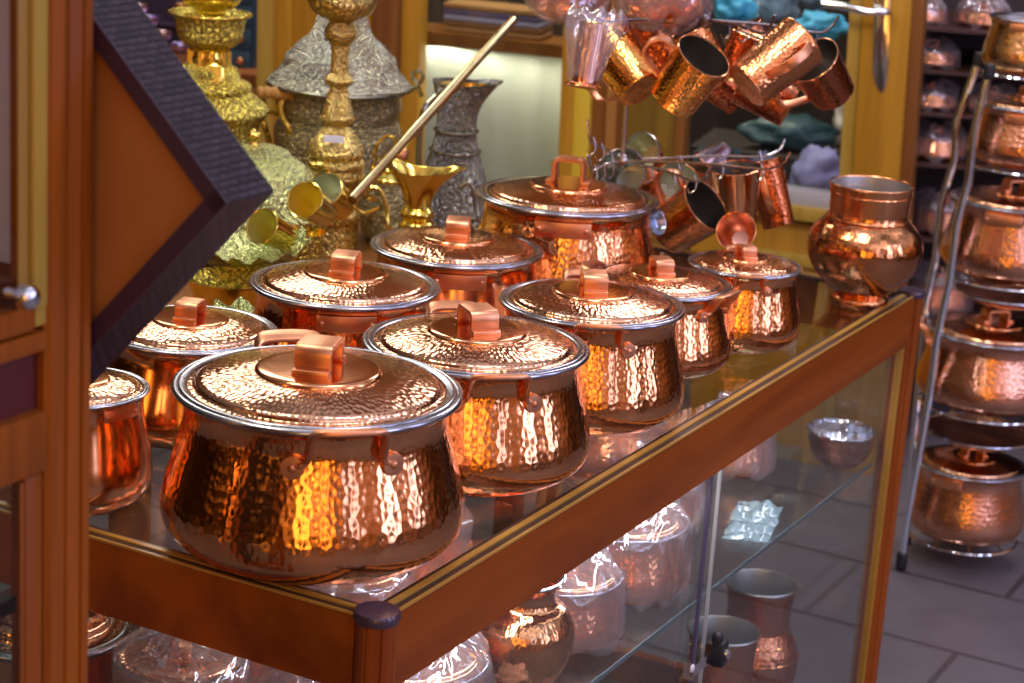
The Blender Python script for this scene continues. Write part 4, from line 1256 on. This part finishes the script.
p0, p1 = at_y(286, 238, 2.95), at_y(262, 226, 2.90)
t, h = aim('brass_cup', 'small brass cup lying tipped close to the point of the diamond board', 'cup', p0, p1, 'tipped brass cups')
cup_body(t, h, 13 * k, 17.5 * k, M_BRASS, metal('olive_inside', (0.78, 0.74, 0.32), 0.42))
# low bowls and leaf trays
def brass_bowl(bx, by, y, r, hh, label, mo, mi, tilt=(0, 0, 0), scall=0, on_bench=False):
    p = at_y(bx, by, y)
    p.z = max(p.z, BT_Z + 0.002) if not on_bench else BT_Z + 0.001
    t = tag(empty('brass_bowl', p), label, 'bowl', 'low brass bowls and trays behind the pots')
    t.rotation_euler = tilt
    w = (lambda rr, z, th: (rr * (1 + 0.05 * sin(scall * th) * min(1, rr / r)), z + 0.006 * sin(scall * th) * min(1, rr / r) ** 2)) if scall else None
    lathe('body', [(0, 0), (r * 0.35, 0), (r * 0.4, hh * 0.1), (r * 0.75, hh * 0.45), (r * 0.97, hh * 0.9), (r, hh)], mo, t, 72, True, wob=w)
    lathe('inside', [(r, hh), (r * 0.96, hh * 0.92), (r * 0.72, hh * 0.5), (r * 0.36, hh * 0.16), (0, hh * 0.12)], mi, t, 72, True, wob=w)
    return t
brass_bowl(262, 262, 2.92, 0.072, 0.03, 'wide scalloped pale brass tray with green-gold inside, just above the diamond-side pot', M_GREEN, M_GREEN, (radians(8), radians(-6), 0), 12)
brass_bowl(228, 292, 2.86, 0.060, 0.066, 'deep brass bowl beside the lower woven edge of the diamond board', M_BRASS, M_BRASSE, on_bench=True)
brass_bowl(243, 318, 2.73, 0.048, 0.055, 'small pale brass dish low between the diamond board and the back row pot', M_GREEN, M_GREEN, (0, 0, 0), 8, True)
brass_bowl(296, 262, 3.03, 0.042, 0.10, 'narrow brass bowl in front of the candlestick foot', M_BRASSE, M_BRASS, on_bench=True)
bm = bmesh.new()
# ================================================================ HANGING MUGS
bm.free()
def mug(label, o_px, b_px, yo, yb, r0px, r1px, mo, mi, haz=0.0, group='copper mugs hung on the upper rack', name='copper_mug', cat='mug', handle=True, rim=M_COP):
    p0, p1 = at_y(b_px[0], b_px[1], yb), at_y(o_px[0], o_px[1], yo)
    t, h = aim(name, label, cat, p0, p1, group)
    k = mpp((p0 + p1) / 2)
    r0, r1 = r0px * k, r1px * k
    cup_body(t, h, r0, r1, mo, mi, 64, rim)
    if handle:
        c, s = cos(haz), sin(haz)
        rm = (r0 + r1) / 2
        path = [(c * (r0 * 0.3 + r1 * 0.7) * 0.98, s * (r0 * 0.3 + r1 * 0.7) * 0.98, h * 0.80), (c * (rm + 0.5 * r1), s * (rm + 0.5 * r1), h * 0.86), (c * (rm + 0.85 * r1), s * (rm + 0.85 * r1), h * 0.66), (c * (rm + 0.75 * r1), s * (rm + 0.75 * r1), h * 0.4), (c * (r0 * 0.7 + r1 * 0.3) * 0.98, s * (r0 * 0.7 + r1 * 0.3) * 0.98, h * 0.22)]
        strap('handle', path, (-s, c, 0), r1 * 0.34, r1 * 0.09, M_STRAP, t, 4)
    return t
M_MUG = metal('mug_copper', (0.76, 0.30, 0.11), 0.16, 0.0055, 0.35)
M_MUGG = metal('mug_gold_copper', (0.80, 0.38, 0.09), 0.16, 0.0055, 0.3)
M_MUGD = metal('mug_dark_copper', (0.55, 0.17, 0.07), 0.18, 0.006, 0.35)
M_INDK = metal('mug_dark_inside', (0.34, 0.31, 0.27), 0.3)
mug('hammered copper mug second from the left of the upper cluster, bottom pointing down right', (603, 36), (642, 90), 3.12, 3.06, 24, 29, M_MUGG, M_INDK, -1.6)
mug('golden hammered copper mug at the centre of the upper cluster, dark mouth turned up right', (704, 56), (673, 98), 3.00, 3.04, 26, 29, M_MUGG, M_INDK, 2.2)
mug('large hammered copper mug slanting in front of the right end of the upper cluster', (802, 41), (746, 86), 3.08, 3.045, 26, 29, M_MUG, M_INDK, 2.9)
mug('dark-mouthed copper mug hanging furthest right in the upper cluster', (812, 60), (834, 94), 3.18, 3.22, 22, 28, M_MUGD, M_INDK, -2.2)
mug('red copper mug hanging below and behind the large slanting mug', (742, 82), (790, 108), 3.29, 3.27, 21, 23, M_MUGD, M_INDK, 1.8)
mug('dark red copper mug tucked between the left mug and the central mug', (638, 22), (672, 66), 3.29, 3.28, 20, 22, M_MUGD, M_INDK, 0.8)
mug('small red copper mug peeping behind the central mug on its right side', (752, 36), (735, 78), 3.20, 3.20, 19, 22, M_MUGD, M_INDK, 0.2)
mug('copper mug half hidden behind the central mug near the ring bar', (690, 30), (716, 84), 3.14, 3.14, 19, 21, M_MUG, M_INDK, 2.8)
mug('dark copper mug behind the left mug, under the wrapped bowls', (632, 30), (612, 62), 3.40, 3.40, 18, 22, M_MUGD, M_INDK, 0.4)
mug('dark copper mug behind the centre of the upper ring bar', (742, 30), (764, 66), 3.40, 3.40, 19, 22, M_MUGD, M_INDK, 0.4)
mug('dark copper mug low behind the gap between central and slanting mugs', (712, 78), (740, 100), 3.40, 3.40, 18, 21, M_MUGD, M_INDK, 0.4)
# bagged ones above
def wrapped(label, px, r, y, seed, stretch=1.0):
    t = tag(empty('wrapped_bowl', at_y(px[0], px[1], y)), label, 'wrapped bowl', 'copper bowls in bags on the upper rack')
    k = mpp(at_y(px[0], px[1], y))
    R = r * k
    lathe('body', [(0, 0), (0.3 * R, 0.0), (0.7 * R, 0.14 * R), (0.95 * R, 0.45 * R), (R, 0.8 * R), (0.9 * R, 1.1 * R), (0.86 * R, 1.1 * R), (0.9 * R, 0.5 * R), (0, 0.1 * R)], M_HAMS, t, 64)
    bag_shell('plastic_bag', [(0, -0.05 * R), (0.6 * R, 0.0), (1.08 * R, 0.4 * R), (1.12 * R, 0.9 * R), (0.9 * R, 1.3 * R), (0.3 * R, 1.8 * R), (0.15 * R, 2.1 * R)], t, seed, 1.0, 0.08)
    return t
wrapped('round copper bowl in a clear bag at the top edge, above the long wrapped cup', (565, 20), 40, 3.16, 1.5)
wrapped('wide red copper bowl in a clear bag at the top edge above the central mug', (662, 27), 44, 3.14, 2.7)
p0, p1 = at_y(583, 87, 2.95), at_y(594, 24, 2.97)
t, h = aim('wrapped_beaker', 'tall narrow copper beaker in a plastic sleeve, hanging leftmost with its round foot down', 'beaker', p0, p1)
k = mpp(p0)
cup_body(t, h, 13 * k, 15 * k, metal('beaker_copper', (0.72, 0.42, 0.30), 0.2), M_INDK)
lathe('foot', [(0, -0.001), (17 * k, -0.001), (18 * k, 0.001), (17 * k, 0.004), (12 * k, 0.007)], M_MUGD, t, 48, True)
bag_shell('plastic_sleeve', [(15 * k, 0.008), (19 * k, h * 0.3), (22 * k, h * 0.6), (30 * k, h * 1.0), (24 * k, h * 1.2)], t, 4.4, 1.0, 0.08)

# racks
def hanging_rack(label, hub_px, y, arms, top_z, mat):
    hub = at_y(hub_px[0], hub_px[1], y)
    t = tag(empty('hanging_rack', hub), label, 'hanging rack', 'hanging hook racks')
    tube('rod', [(0, 0, -0.01), (0, 0, 0.3), (0, 0, top_z - hub.z)], 0.0034, mat, t, 10)
    lathe('hub', [(0, -0.012), (0.008, -0.010), (0.011, 0), (0.008, 0.010), (0, 0.012)], mat, t, 24)
    for (px, py), yy in arms:
        e = at_y(px, py, yy) - hub
        d = e.normalized()
        bm = bmesh.new()
        add_tube(bm, [Vector((0, 0, 0)), e * 0.5, e * 0.86 + Vector((0, 0, -0.006)), e * 0.95 + Vector((0, 0, -0.002)), e + Vector((0, 0, 0.006)), e + d * 0.008 + Vector((0, 0, 0.022))], 0.0022, 8)
        a = link('arm', mesh_of(bm, 'arm'), mat, t)
        for f in (0.35, 0.62, 0.86):
            q = e * f
            tube('hook', [q + Vector((0, 0, 0.004)), q + Vector((0.004, 0, -0.006)), q + Vector((0.004, -0.002, -0.018)), q + Vector((-0.004, -0.004, -0.024)), q + Vector((-0.008, -0.004, -0.016))], 0.0011, mat, a, 6)
    ba = WB * 0.0
    tube('bracket', [(0, 0, top_z - hub.z), (0.04, 0.16, top_z - hub.z), (0.10, 0.5, top_z - hub.z)], 0.008, mat, t, 10)
    return t
hanging_rack('lower wire rack with upturned hook arms, hung on a thin rod between pots and mugs', (622, 161), 3.26, [((784, 166), 3.12), ((588, 136), 3.16), ((590, 168), 3.20), ((706, 180), 3.06), ((780, 152), 3.5)], 2.35, M_STEEL)
hanging_rack('upper dark hook rack holding the cluster of copper mugs', (705, 20), 3.12, [((832, 30), 3.12), ((640, 8), 3.2), ((575, 18), 3.05), ((770, 30), 2.98)], 2.30, M_DSTEEL)
# lower hanging ware
G2 = 'copper ware hung on the lower rack'
mug('upright shiny copper beaker under the right arm of the lower rack', (736, 168), (738, 222), 3.29, 3.30, 18, 25, M_COP, M_INDK, 2.4, G2, 'copper_mug', 'mug')
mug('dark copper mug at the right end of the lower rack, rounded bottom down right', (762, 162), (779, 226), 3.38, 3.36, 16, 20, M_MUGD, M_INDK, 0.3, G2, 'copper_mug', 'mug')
mug('large hammered copper mug lying slanted under the lower rack hub, mouth to the right', (706, 205), (668, 232), 3.16, 3.20, 25, 29, M_MUG, M_INDK, 1.7, G2, 'copper_mug', 'mug')
mug('copper cup showing its grey green inside beneath the lower rack hub', (681, 184), (664, 200), 3.31, 3.35, 18, 25, M_COP, M_GIN, 2.6, G2, 'copper_mug', 'mug')
mug('shallow copper pan with pale grey inside at the left arm of the lower rack', (620, 174), (634, 184), 3.26, 3.30, 20, 27, M_COP, metal('pan_inside', (0.50, 0.56, 0.52), 0.25), 0.5, G2, 'copper_pan', 'pan', False, M_TIN)
mug('small pan showing a grey rim disc above the left arm of the lower rack', (641, 152), (655, 157), 3.36, 3.40, 12, 20, M_COP, M_GIN, 0.5, G2, 'copper_pan', 'pan', False, M_TIN)
mug('copper bowl of a ladle hanging in front of the smallest lidded pot lid', (736, 231), (741, 240), 3.02, 3.06, 10, 20, M_COP, metal('ladle_inside', (0.68, 0.36, 0.25), 0.25), 0.5, G2, 'copper_ladle', 'ladle', False)
mug('dark conical copper cup hanging behind the lower rack arm on the right', (712, 166), (728, 146), 3.46, 3.46, 8, 22, metal('dark_cone', (0.24, 0.18, 0.20), 0.25), M_INDK, 0.5, G2, 'copper_cup', 'cup', False)
mug('copper mug hanging left below the hub with rounded body', (646, 178), (660, 214), 3.60, 3.60, 20, 21, M_COP, M_INDK, 2.9, G2, 'copper_mug', 'mug')
mug('blue-grey rimmed ladle bowl just right of the flat-lidded far pot', (657, 222), (648, 224), 3.09, 3.10, 8, 14, M_COP, metal('blue_inside', (0.35, 0.42, 0.52), 0.25), 0.5, G2, 'copper_ladle', 'ladle', False, M_TIN)

mug('reddish copper mug behind the pan at the left of the lower rack', (612, 168), (628, 206), 3.46, 3.46, 18, 22, M_COP, M_INDK, 2.9, G2, 'copper_mug', 'mug')
mug('reddish copper mug in the middle behind the slanted mug of the lower rack', (694, 168), (690, 210), 3.48, 3.48, 19, 22, M_COP, M_INDK, 2.9, G2, 'copper_mug', 'mug')

# ================================================================ RACK AT THE RIGHT
RY = 4.22
base = at_z(966, 547, 0.03)
rack = tag(empty('pot_rack', (base.x, base.y, 0)), 'bent chrome tube rack carrying stacked copper pots by the doorway', 'rack')
B0 = Vector((base.x, base.y, 0))
def leg_pts(pix, y):
    return [at_y(a, b, y) - B0 for a, b in pix]
M_LEG = metal('blue_chrome', (0.80, 0.90, 1.0), 0.12, var=0.03)
def rack_leg(name, pix, y, r=0.0085, foot=None):
    pts = leg_pts(pix, y)
    bm = bmesh.new()
    add_tube(bm, pts, r, 12, False)
    o = link(name, mesh_of(bm, name), M_LEG, rack)
    p = pts[0]
    lathe('end_cap', [(0, -0.012), (r * 1.25, -0.012), (r * 1.25, 0.010), (r, 0.016), (0, 0.017)], M_BLACK, o, 20, True, loc=p)
    q = pts[-1]
    lathe('foot', [(0, -0.004), (r * 1.3, -0.004), (r * 1.2, 0.03), (0, 0.03)], M_BLACK, o, 20, True, loc=(q.x, q.y, q.z))
    return o
fy = at_z(901, 566, 0.01).y
rack_leg('leg', [(989, 72), (975, 128), (969, 179), (957, 224), (950, 279), (937, 339), (931, 388), (906, 526), (901, 566)], fy)
rack_leg('leg', [(979, 60), (957, 120), (955, 159), (941, 204), (936, 259), (927, 299), (915, 430), (905, 545)], fy + 0.16)
rack_leg('leg', [(1070, 72), (1066, 200), (1062, 300), (1058, 420), (1056, 555)], fy + 0.10)
def ring_shelf(px, py, r, y):
    c = at_y(px, py, y) - B0
    o = tube('shelf_ring', circle(r * 0.97, c.z, 64, c.x, c.y), 0.003, M_CHROME, rack, 8, closed=True)
    bm = bmesh.new()
    for k in range(3):
        w = r * (k - 1) / 1.8
        e = sqrt(r * r - w * w)
        add_tube(bm, [(c.x + w, c.y - e, c.z), (c.x + w, c.y + e, c.z)], 0.0025, 6, False)
    link('shelf_wire', mesh_of(bm, 'shelf_wire'), M_CHROME, o)
    return c + B0
def rack_pot(px, py, R, H, label, lid=True, mat=None, haz=0.4, y=base.y, lidaz=0.3, bulge=1.0, **kw):
    c = ring_shelf(px, py, R * 1.0, y)
    t = make_pot('copper_pot', R, H, label, bulge=bulge, haz=haz, lidaz=lidaz, mat=mat or M_HAMS, group='copper pots on the chrome rack', lidded=lid, **kw)
    t.location = c + Vector((0, 0, 0.0045))
    if not lid:
        lathe('inside', [(0.90, 1.0 * H / R - 0.02), (0.86, 0.6 * H / R), (0.8, 0.1), (0, 0.06)], M_TININ, t, 48, True, R)
    return t
rk = mpp(Vector((base.x, base.y, 0.3)))
M_RK = metal('rack_copper', (0.72, 0.36, 0.22), 0.2, 0.008, 0.22)
rack_pot(962, 535, 56 * rk, 0.155, 'lidded straight copper pot on the lowest ring of the chrome rack', mat=M_RK, haz=0.9, handles='plate')
rack_pot(984, 404, 66 * rk, 0.152, 'bulging lidded copper pot on the middle ring of the chrome rack, loop handle right', mat=M_RK, haz=-0.2)
rack_pot(1004, 276, 61 * rk, 0.152, 'lidded copper pot on the ring above the middle pot, golden reflections on its side', mat=M_RK, haz=1.2, handles='plate')
rack_pot(1021, 166, 51 * rk, 0.118, 'copper pot one below the top of the chrome rack', mat=M_RK, haz=1.2, handles='plate')
rack_pot(1020, 74, 36 * rk, 0.105, 'open copper pot topmost on the chrome rack', lid=False, mat=metal('rack_gold_copper', (0.78, 0.48, 0.22), 0.2, 0.008, 0.2), haz=1.2, handles='plate')
def plate(px, py, R, label, y=base.y):
    c = at_y(px, py, y)
    t = tag(empty('copper_plate', c), label, 'plate', 'copper plates on the chrome rack')
    lathe('body', [(0, 0), (0.6 * R, 0), (0.7 * R, 0.006), (0.95 * R, 0.016), (1.0 * R, 0.022), (0.94 * R, 0.020), (0.68 * R, 0.010), (0, 0.005)], M_RK, t, 64)
    tube('rim', circle(0.985 * R, 0.021, 64), 0.003, M_TIN, t, 8, closed=True)
    return t
plate(978, 440, 56 * rk, 'wide flat copper plate resting between the two lowest rack pots')
plate(1006, 302, 50 * rk, 'pale copper plate resting over the middle rack pot lid')
# darker ware behind the rack, on a wooden cupboard with shelves
cup = tag(empty('shelf_unit', (1.28, 5.1, 0)), 'dark wooden shelf unit behind the chrome rack', 'shelf unit')
for x in (-0.42, 0.9):
    box('side', (x - 0.015, -0.2, 0), (x + 0.015, 0.25, 2.4), plain('dark_brown_wood', (0.055, 0.018, 0.010), 0.45), cup)
shz = [at_y(950, yy, 5.0).z for yy in (310, 232, 158, 108, 66, 24)]
for z in shz:
    box('shelf', (-0.405, -0.2, z - 0.008), (0.885, 0.24, z), plain('dark_brown_wood', (0.055, 0.018, 0.010), 0.45), cup)
box('back_board', (-0.405, 0.24, 0), (0.885, 0.25, 2.4), M_DARKW, cup)
k5 = mpp(Vector((1.1, 5.0, 1.1)))
def behind(px, zi, r, label, seed, h=0.8):
    p = at_y(px, 100, 5.0)
    x = p.x
    for _ in range(6):
        q = Vector((x, 5.0, shz[zi]))
        x += (px - to_px(q)[0]) * mpp(q)
    return bagged_pot(0, 0, 0, r * k5, r * k5 * h, label, seed, 'bagged copper pots on the dark shelf unit', world=Vector((x, 5.0, shz[zi])), up=0.3, neck=False)
behind(921, 5, 23, 'bagged copper bowl on the topmost dark shelf just right of the door post', 20.1, 0.7)
behind(981, 5, 25, 'bagged red copper pot on the topmost dark shelf above the rack caps', 21.1, 0.7)
behind(930, 4, 27, 'bagged copper pot on the second dark shelf near the door post', 22.1, 0.6)
behind(928, 3, 27, 'bagged copper pot on the third dark shelf near the door post', 23.1, 0.6)
behind(933, 2, 30, 'bagged copper pot on the fourth dark shelf left of the rack leg', 24.1, 0.8)
behind(990, 3, 26, 'bagged copper pot on the third dark shelf behind the rack', 25.1, 0.6)
behind(1008, 4, 26, 'bagged copper pot on the second dark shelf at the right edge', 26.1, 0.6)
behind(940, 1, 32, 'bagged copper pot on the fifth dark shelf behind the rack leg', 27.1, 0.9)
behind(935, 0, 34, 'bagged copper pot on the lowest dark shelf behind the rack leg', 28.1, 1.0)

behind(1000, 2, 28, 'bagged copper pot on the fourth dark shelf hidden by the rack pots', 30.1, 0.8)
# ================================================================ GOODS INSIDE THE SHOP WINDOWS
def shop_shelf(name, px0, px1, py, off, dep, mat, label):
    a, b = wall_pt(px0, py, off), wall_pt(px1, py, off)
    b.z = a.z
    bm = bmesh.new()
    q = [a, b, b + WB * dep, a + WB * dep]
    A = [bm.verts.new(p - Vector((0, 0, 0.03))) for p in q]
    B = [bm.verts.new(p) for p in q]
    for i in range(4):
        bm.faces.new((A[i], A[(i + 1) % 4], B[(i + 1) % 4], B[i]))
    bm.faces.new(A[::-1])
    bm.faces.new(B)
    o = link(name, mesh_of(bm, name), mat)
    return tag(o, label, 'shelf'), a.z
# blue drawer chest in the left window
M_BLUE = plain('blue_paint', (0.02, 0.055, 0.13), 0.45)
a = wall_pt(252, 75, 0.25)
ch = tag(empty('drawer_chest', (a.x, a.y, a.z), atan2(WD.y, WD.x) + pi), 'small blue chest of drawers seen through the left window beside the gold post', 'chest')
box('carcass', (-0.12, 0, 0), (0.0, 0.14, 0.30), M_BLUE, ch, 0.002)
for i in range(5):
    d = box('drawer', (-0.112, -0.006, 0.012 + i * 0.057), (-0.008, 0.004, 0.060 + i * 0.057), plain('blue_drawer', (0.03, 0.09, 0.18), 0.4), ch, 0.002)
    lathe('knob', [(0, 0), (0.003, 0), (0.009, 0.006), (0.010, 0.012), (0, 0.016)], M_STRAP, d, 20, True, loc=(-0.03, -0.006, 0.036 + i * 0.057), rot=(pi / 2, 0, 0))
sh, zz = shop_shelf('wall_shelf', 262, 90, 76, 0.16, 0.45, plain('shelf_rust', (0.30, 0.085, 0.02), 0.5), 'rust-brown display board under the goods in the left window')
def trinket(px, py, r, y_off, mat, label, shape=0):
    p = wall_pt(px, py, y_off)
    t = tag(empty('window_bowl', p), label, 'bowl', 'small bowls in the left window')
    k = mpp(p)
    R = r * k
    lathe('body', [(0, 0), (0.4 * R, 0), (0.5 * R, 0.1 * R), (0.9 * R, 0.5 * R), (R, 0.9 * R), (0.96 * R, 0.9 * R), (0.8 * R, 0.5 * R), (0, 0.15 * R)], mat, t, 32)
    return t
ml = [metal('lilac_metal', (0.55, 0.42, 0.85), 0.3), metal('pink_metal', (0.8, 0.55, 0.6), 0.25), metal('mauve_metal', (0.40, 0.28, 0.55), 0.3), M_COP]
for i, (px, py, r, mi, lab) in enumerate(((140, 8, 9, 1, 'small pink metal bowl at the top edge of the left window'), (150, 22, 11, 0, 'lilac metal bowl right beside the upper woven edge'), (163, 36, 10, 1, 'pink metal bowl under the lilac bowl in the left window'), (180, 50, 12, 0, 'lilac metal bowl low in the left window'), (182, 8, 9, 3, 'copper bowl at the top of the left window left of the brass vase'), (186, 30, 8, 2, 'mauve bowl left of the brass vase bowl'))):
    p = wall_pt(px, py + 6, 0.42)
    trinket(px, py + 5, r, 0.37, ml[mi], lab)
lt = tag(empty('display_stand', wall_pt(170, 74, 0.46), atan2(WD.y, WD.x) + pi), 'dark stepped stand under the small bowls in the left window', 'stand')
box('back_panel', (-0.25, 0.02, -0.02), (0.16, 0.04, 0.55), plain('dark_plum', (0.05, 0.025, 0.07), 0.6), lt)
for zr in (0.0, 0.05, 0.10, 0.15):
    box('step', (-0.25, -0.05 + zr * 0.2, zr - 0.02), (0.16, 0.02, zr - 0.012), plain('dark_plum', (0.05, 0.025, 0.07), 0.6), lt)
# shelf with books and gold things over the pale reflection sheet
sh2, z2 = shop_shelf('wall_shelf', 575, 405, 47, 0.10, 0.16, M_BROWN, 'wooden shelf over the pale reflection sheet in the middle window')
ra = random.Random(3)
cols = [(0.10, 0.08, 0.16), (0.30, 0.28, 0.40), (0.20, 0.09, 0.03), (0.33, 0.16, 0.05), (0.08, 0.06, 0.12)]
for i, (py, c, lab) in enumerate(((40, 3, 'tan'), (31, 2, 'brown'), (22, 1, 'lilac grey'), (13, 0, 'dark violet'), (4, 3, 'tan'))):
    a, b = wall_pt(566, py, 0.13), wall_pt(418, py, 0.13)
    z = z2 + 0.0005 + i * 0.0142
    ctr = (a + b) / 2
    o = box('folded_cloth', (-0.125, 0, 0), (0.125, 0.11, 0.0138), plain('cloth_' + lab.replace(' ', '_'), cols[c], 0.8), bev=0.005, loc=(ctr.x, ctr.y, z), rot=(0, 0, atan2(WD.y, WD.x) + pi))
    tag(o, ['tan folded cloth lowest in the pile on the middle window shelf', 'brown folded cloth second from below in the middle window pile', 'lilac grey folded cloth in the middle of the window pile', 'dark violet folded cloth second from the top of the window pile', 'tan folded cloth topmost in the middle window pile'][i], 'cloth', 'folded cloths in the middle window')
# right window: blue bundles above, glossy goods below
def bundle(px, py, w, h, off, mat, label, seed):
    p = wall_pt(px, py, off)
    k = mpp(p)
    bm = bmesh.new()
    bmesh.ops.create_icosphere(bm, subdivisions=4, radius=1)
    for v in bm.verts:
        n = noise.noise(v.co * 1.7 + Vector((seed, 0, 0))) * 0.35 + 0.15 * noise.noise(v.co * 5 + Vector((0, seed, 0)))
        v.co = Vector((v.co.x * w * k, v.co.y * 0.05, v.co.z * h * k)) * (1 + n)
    o = link('cloth_bundle', mesh_of(bm, 'cloth_bundle'), mat, loc=p, angle=180)
    return tag(o, label, 'cloth', 'cloth bundles in the right window')
bb = plain('bright_blue_cloth', (0.05, 0.36, 0.62), 0.6)
gb = plain('grey_blue_cloth', (0.16, 0.24, 0.33), 0.7)
bundle(735, 8, 22, 16, 0.14, bb, 'bright blue cloth bundle at the top of the right window above the mugs', 1)
bundle(822, 26, 26, 14, 0.12, bb, 'bright blue cloth bundle right of the mugs by the door bead', 2)
bundle(775, 2, 24, 22, 0.22, gb, 'grey blue cloth bundle in the middle at the top of the right window', 3)
bundle(812, -8, 20, 20, 0.40, gb, 'grey blue cloth bundle at the top beside the door lever', 4)
LOWSH, low_z = shop_shelf('wall_shelf', 690, 853, 194, 0.07, 0.16, M_DARKW, 'low dark shelf inside the right window under the cloth bundles')
UPSH, up_z = shop_shelf('wall_shelf', 690, 853, 146, 0.26, 0.30, M_DARKW, 'dark shelf further back inside the right window')
def rest(o, z):
    lo = min(v.co.z for v in o.data.vertices)
    o.location.z = z - lo + 0.0005
for px, off, z, w, h, m, lab, sd in ((716, 0.14, 0, 24, 24, plain('teal_dark', (0.02, 0.05, 0.065), 0.35), 'dark teal cloth bundle on the low shelf, left in the right window', 10), (786, 0.36, 1, 46, 18, plain('teal_mid', (0.03, 0.075, 0.09), 0.35), 'wide dark teal cloth bundle on the back shelf under the mugs', 11), (818, 0.14, 0, 26, 26, plain('lavender_cloth', (0.30, 0.28, 0.55), 0.5), 'lavender cloth bundle on the low shelf by the door bead', 12), (766, 0.15, 0, 17, 20, plain('dusk_cloth', (0.10, 0.10, 0.22), 0.5), 'dusky violet cloth bundle in the middle of the low window shelf', 13), (842, 0.51, 1, 13, 24, plain('pale_cloth', (0.70, 0.60, 0.58), 0.5), 'pale cloth bundle on the back shelf right beside the door bead', 14)):
    rest(bundle(px, 170, w, h, off, m, lab, sd), (low_z, up_z)[z])
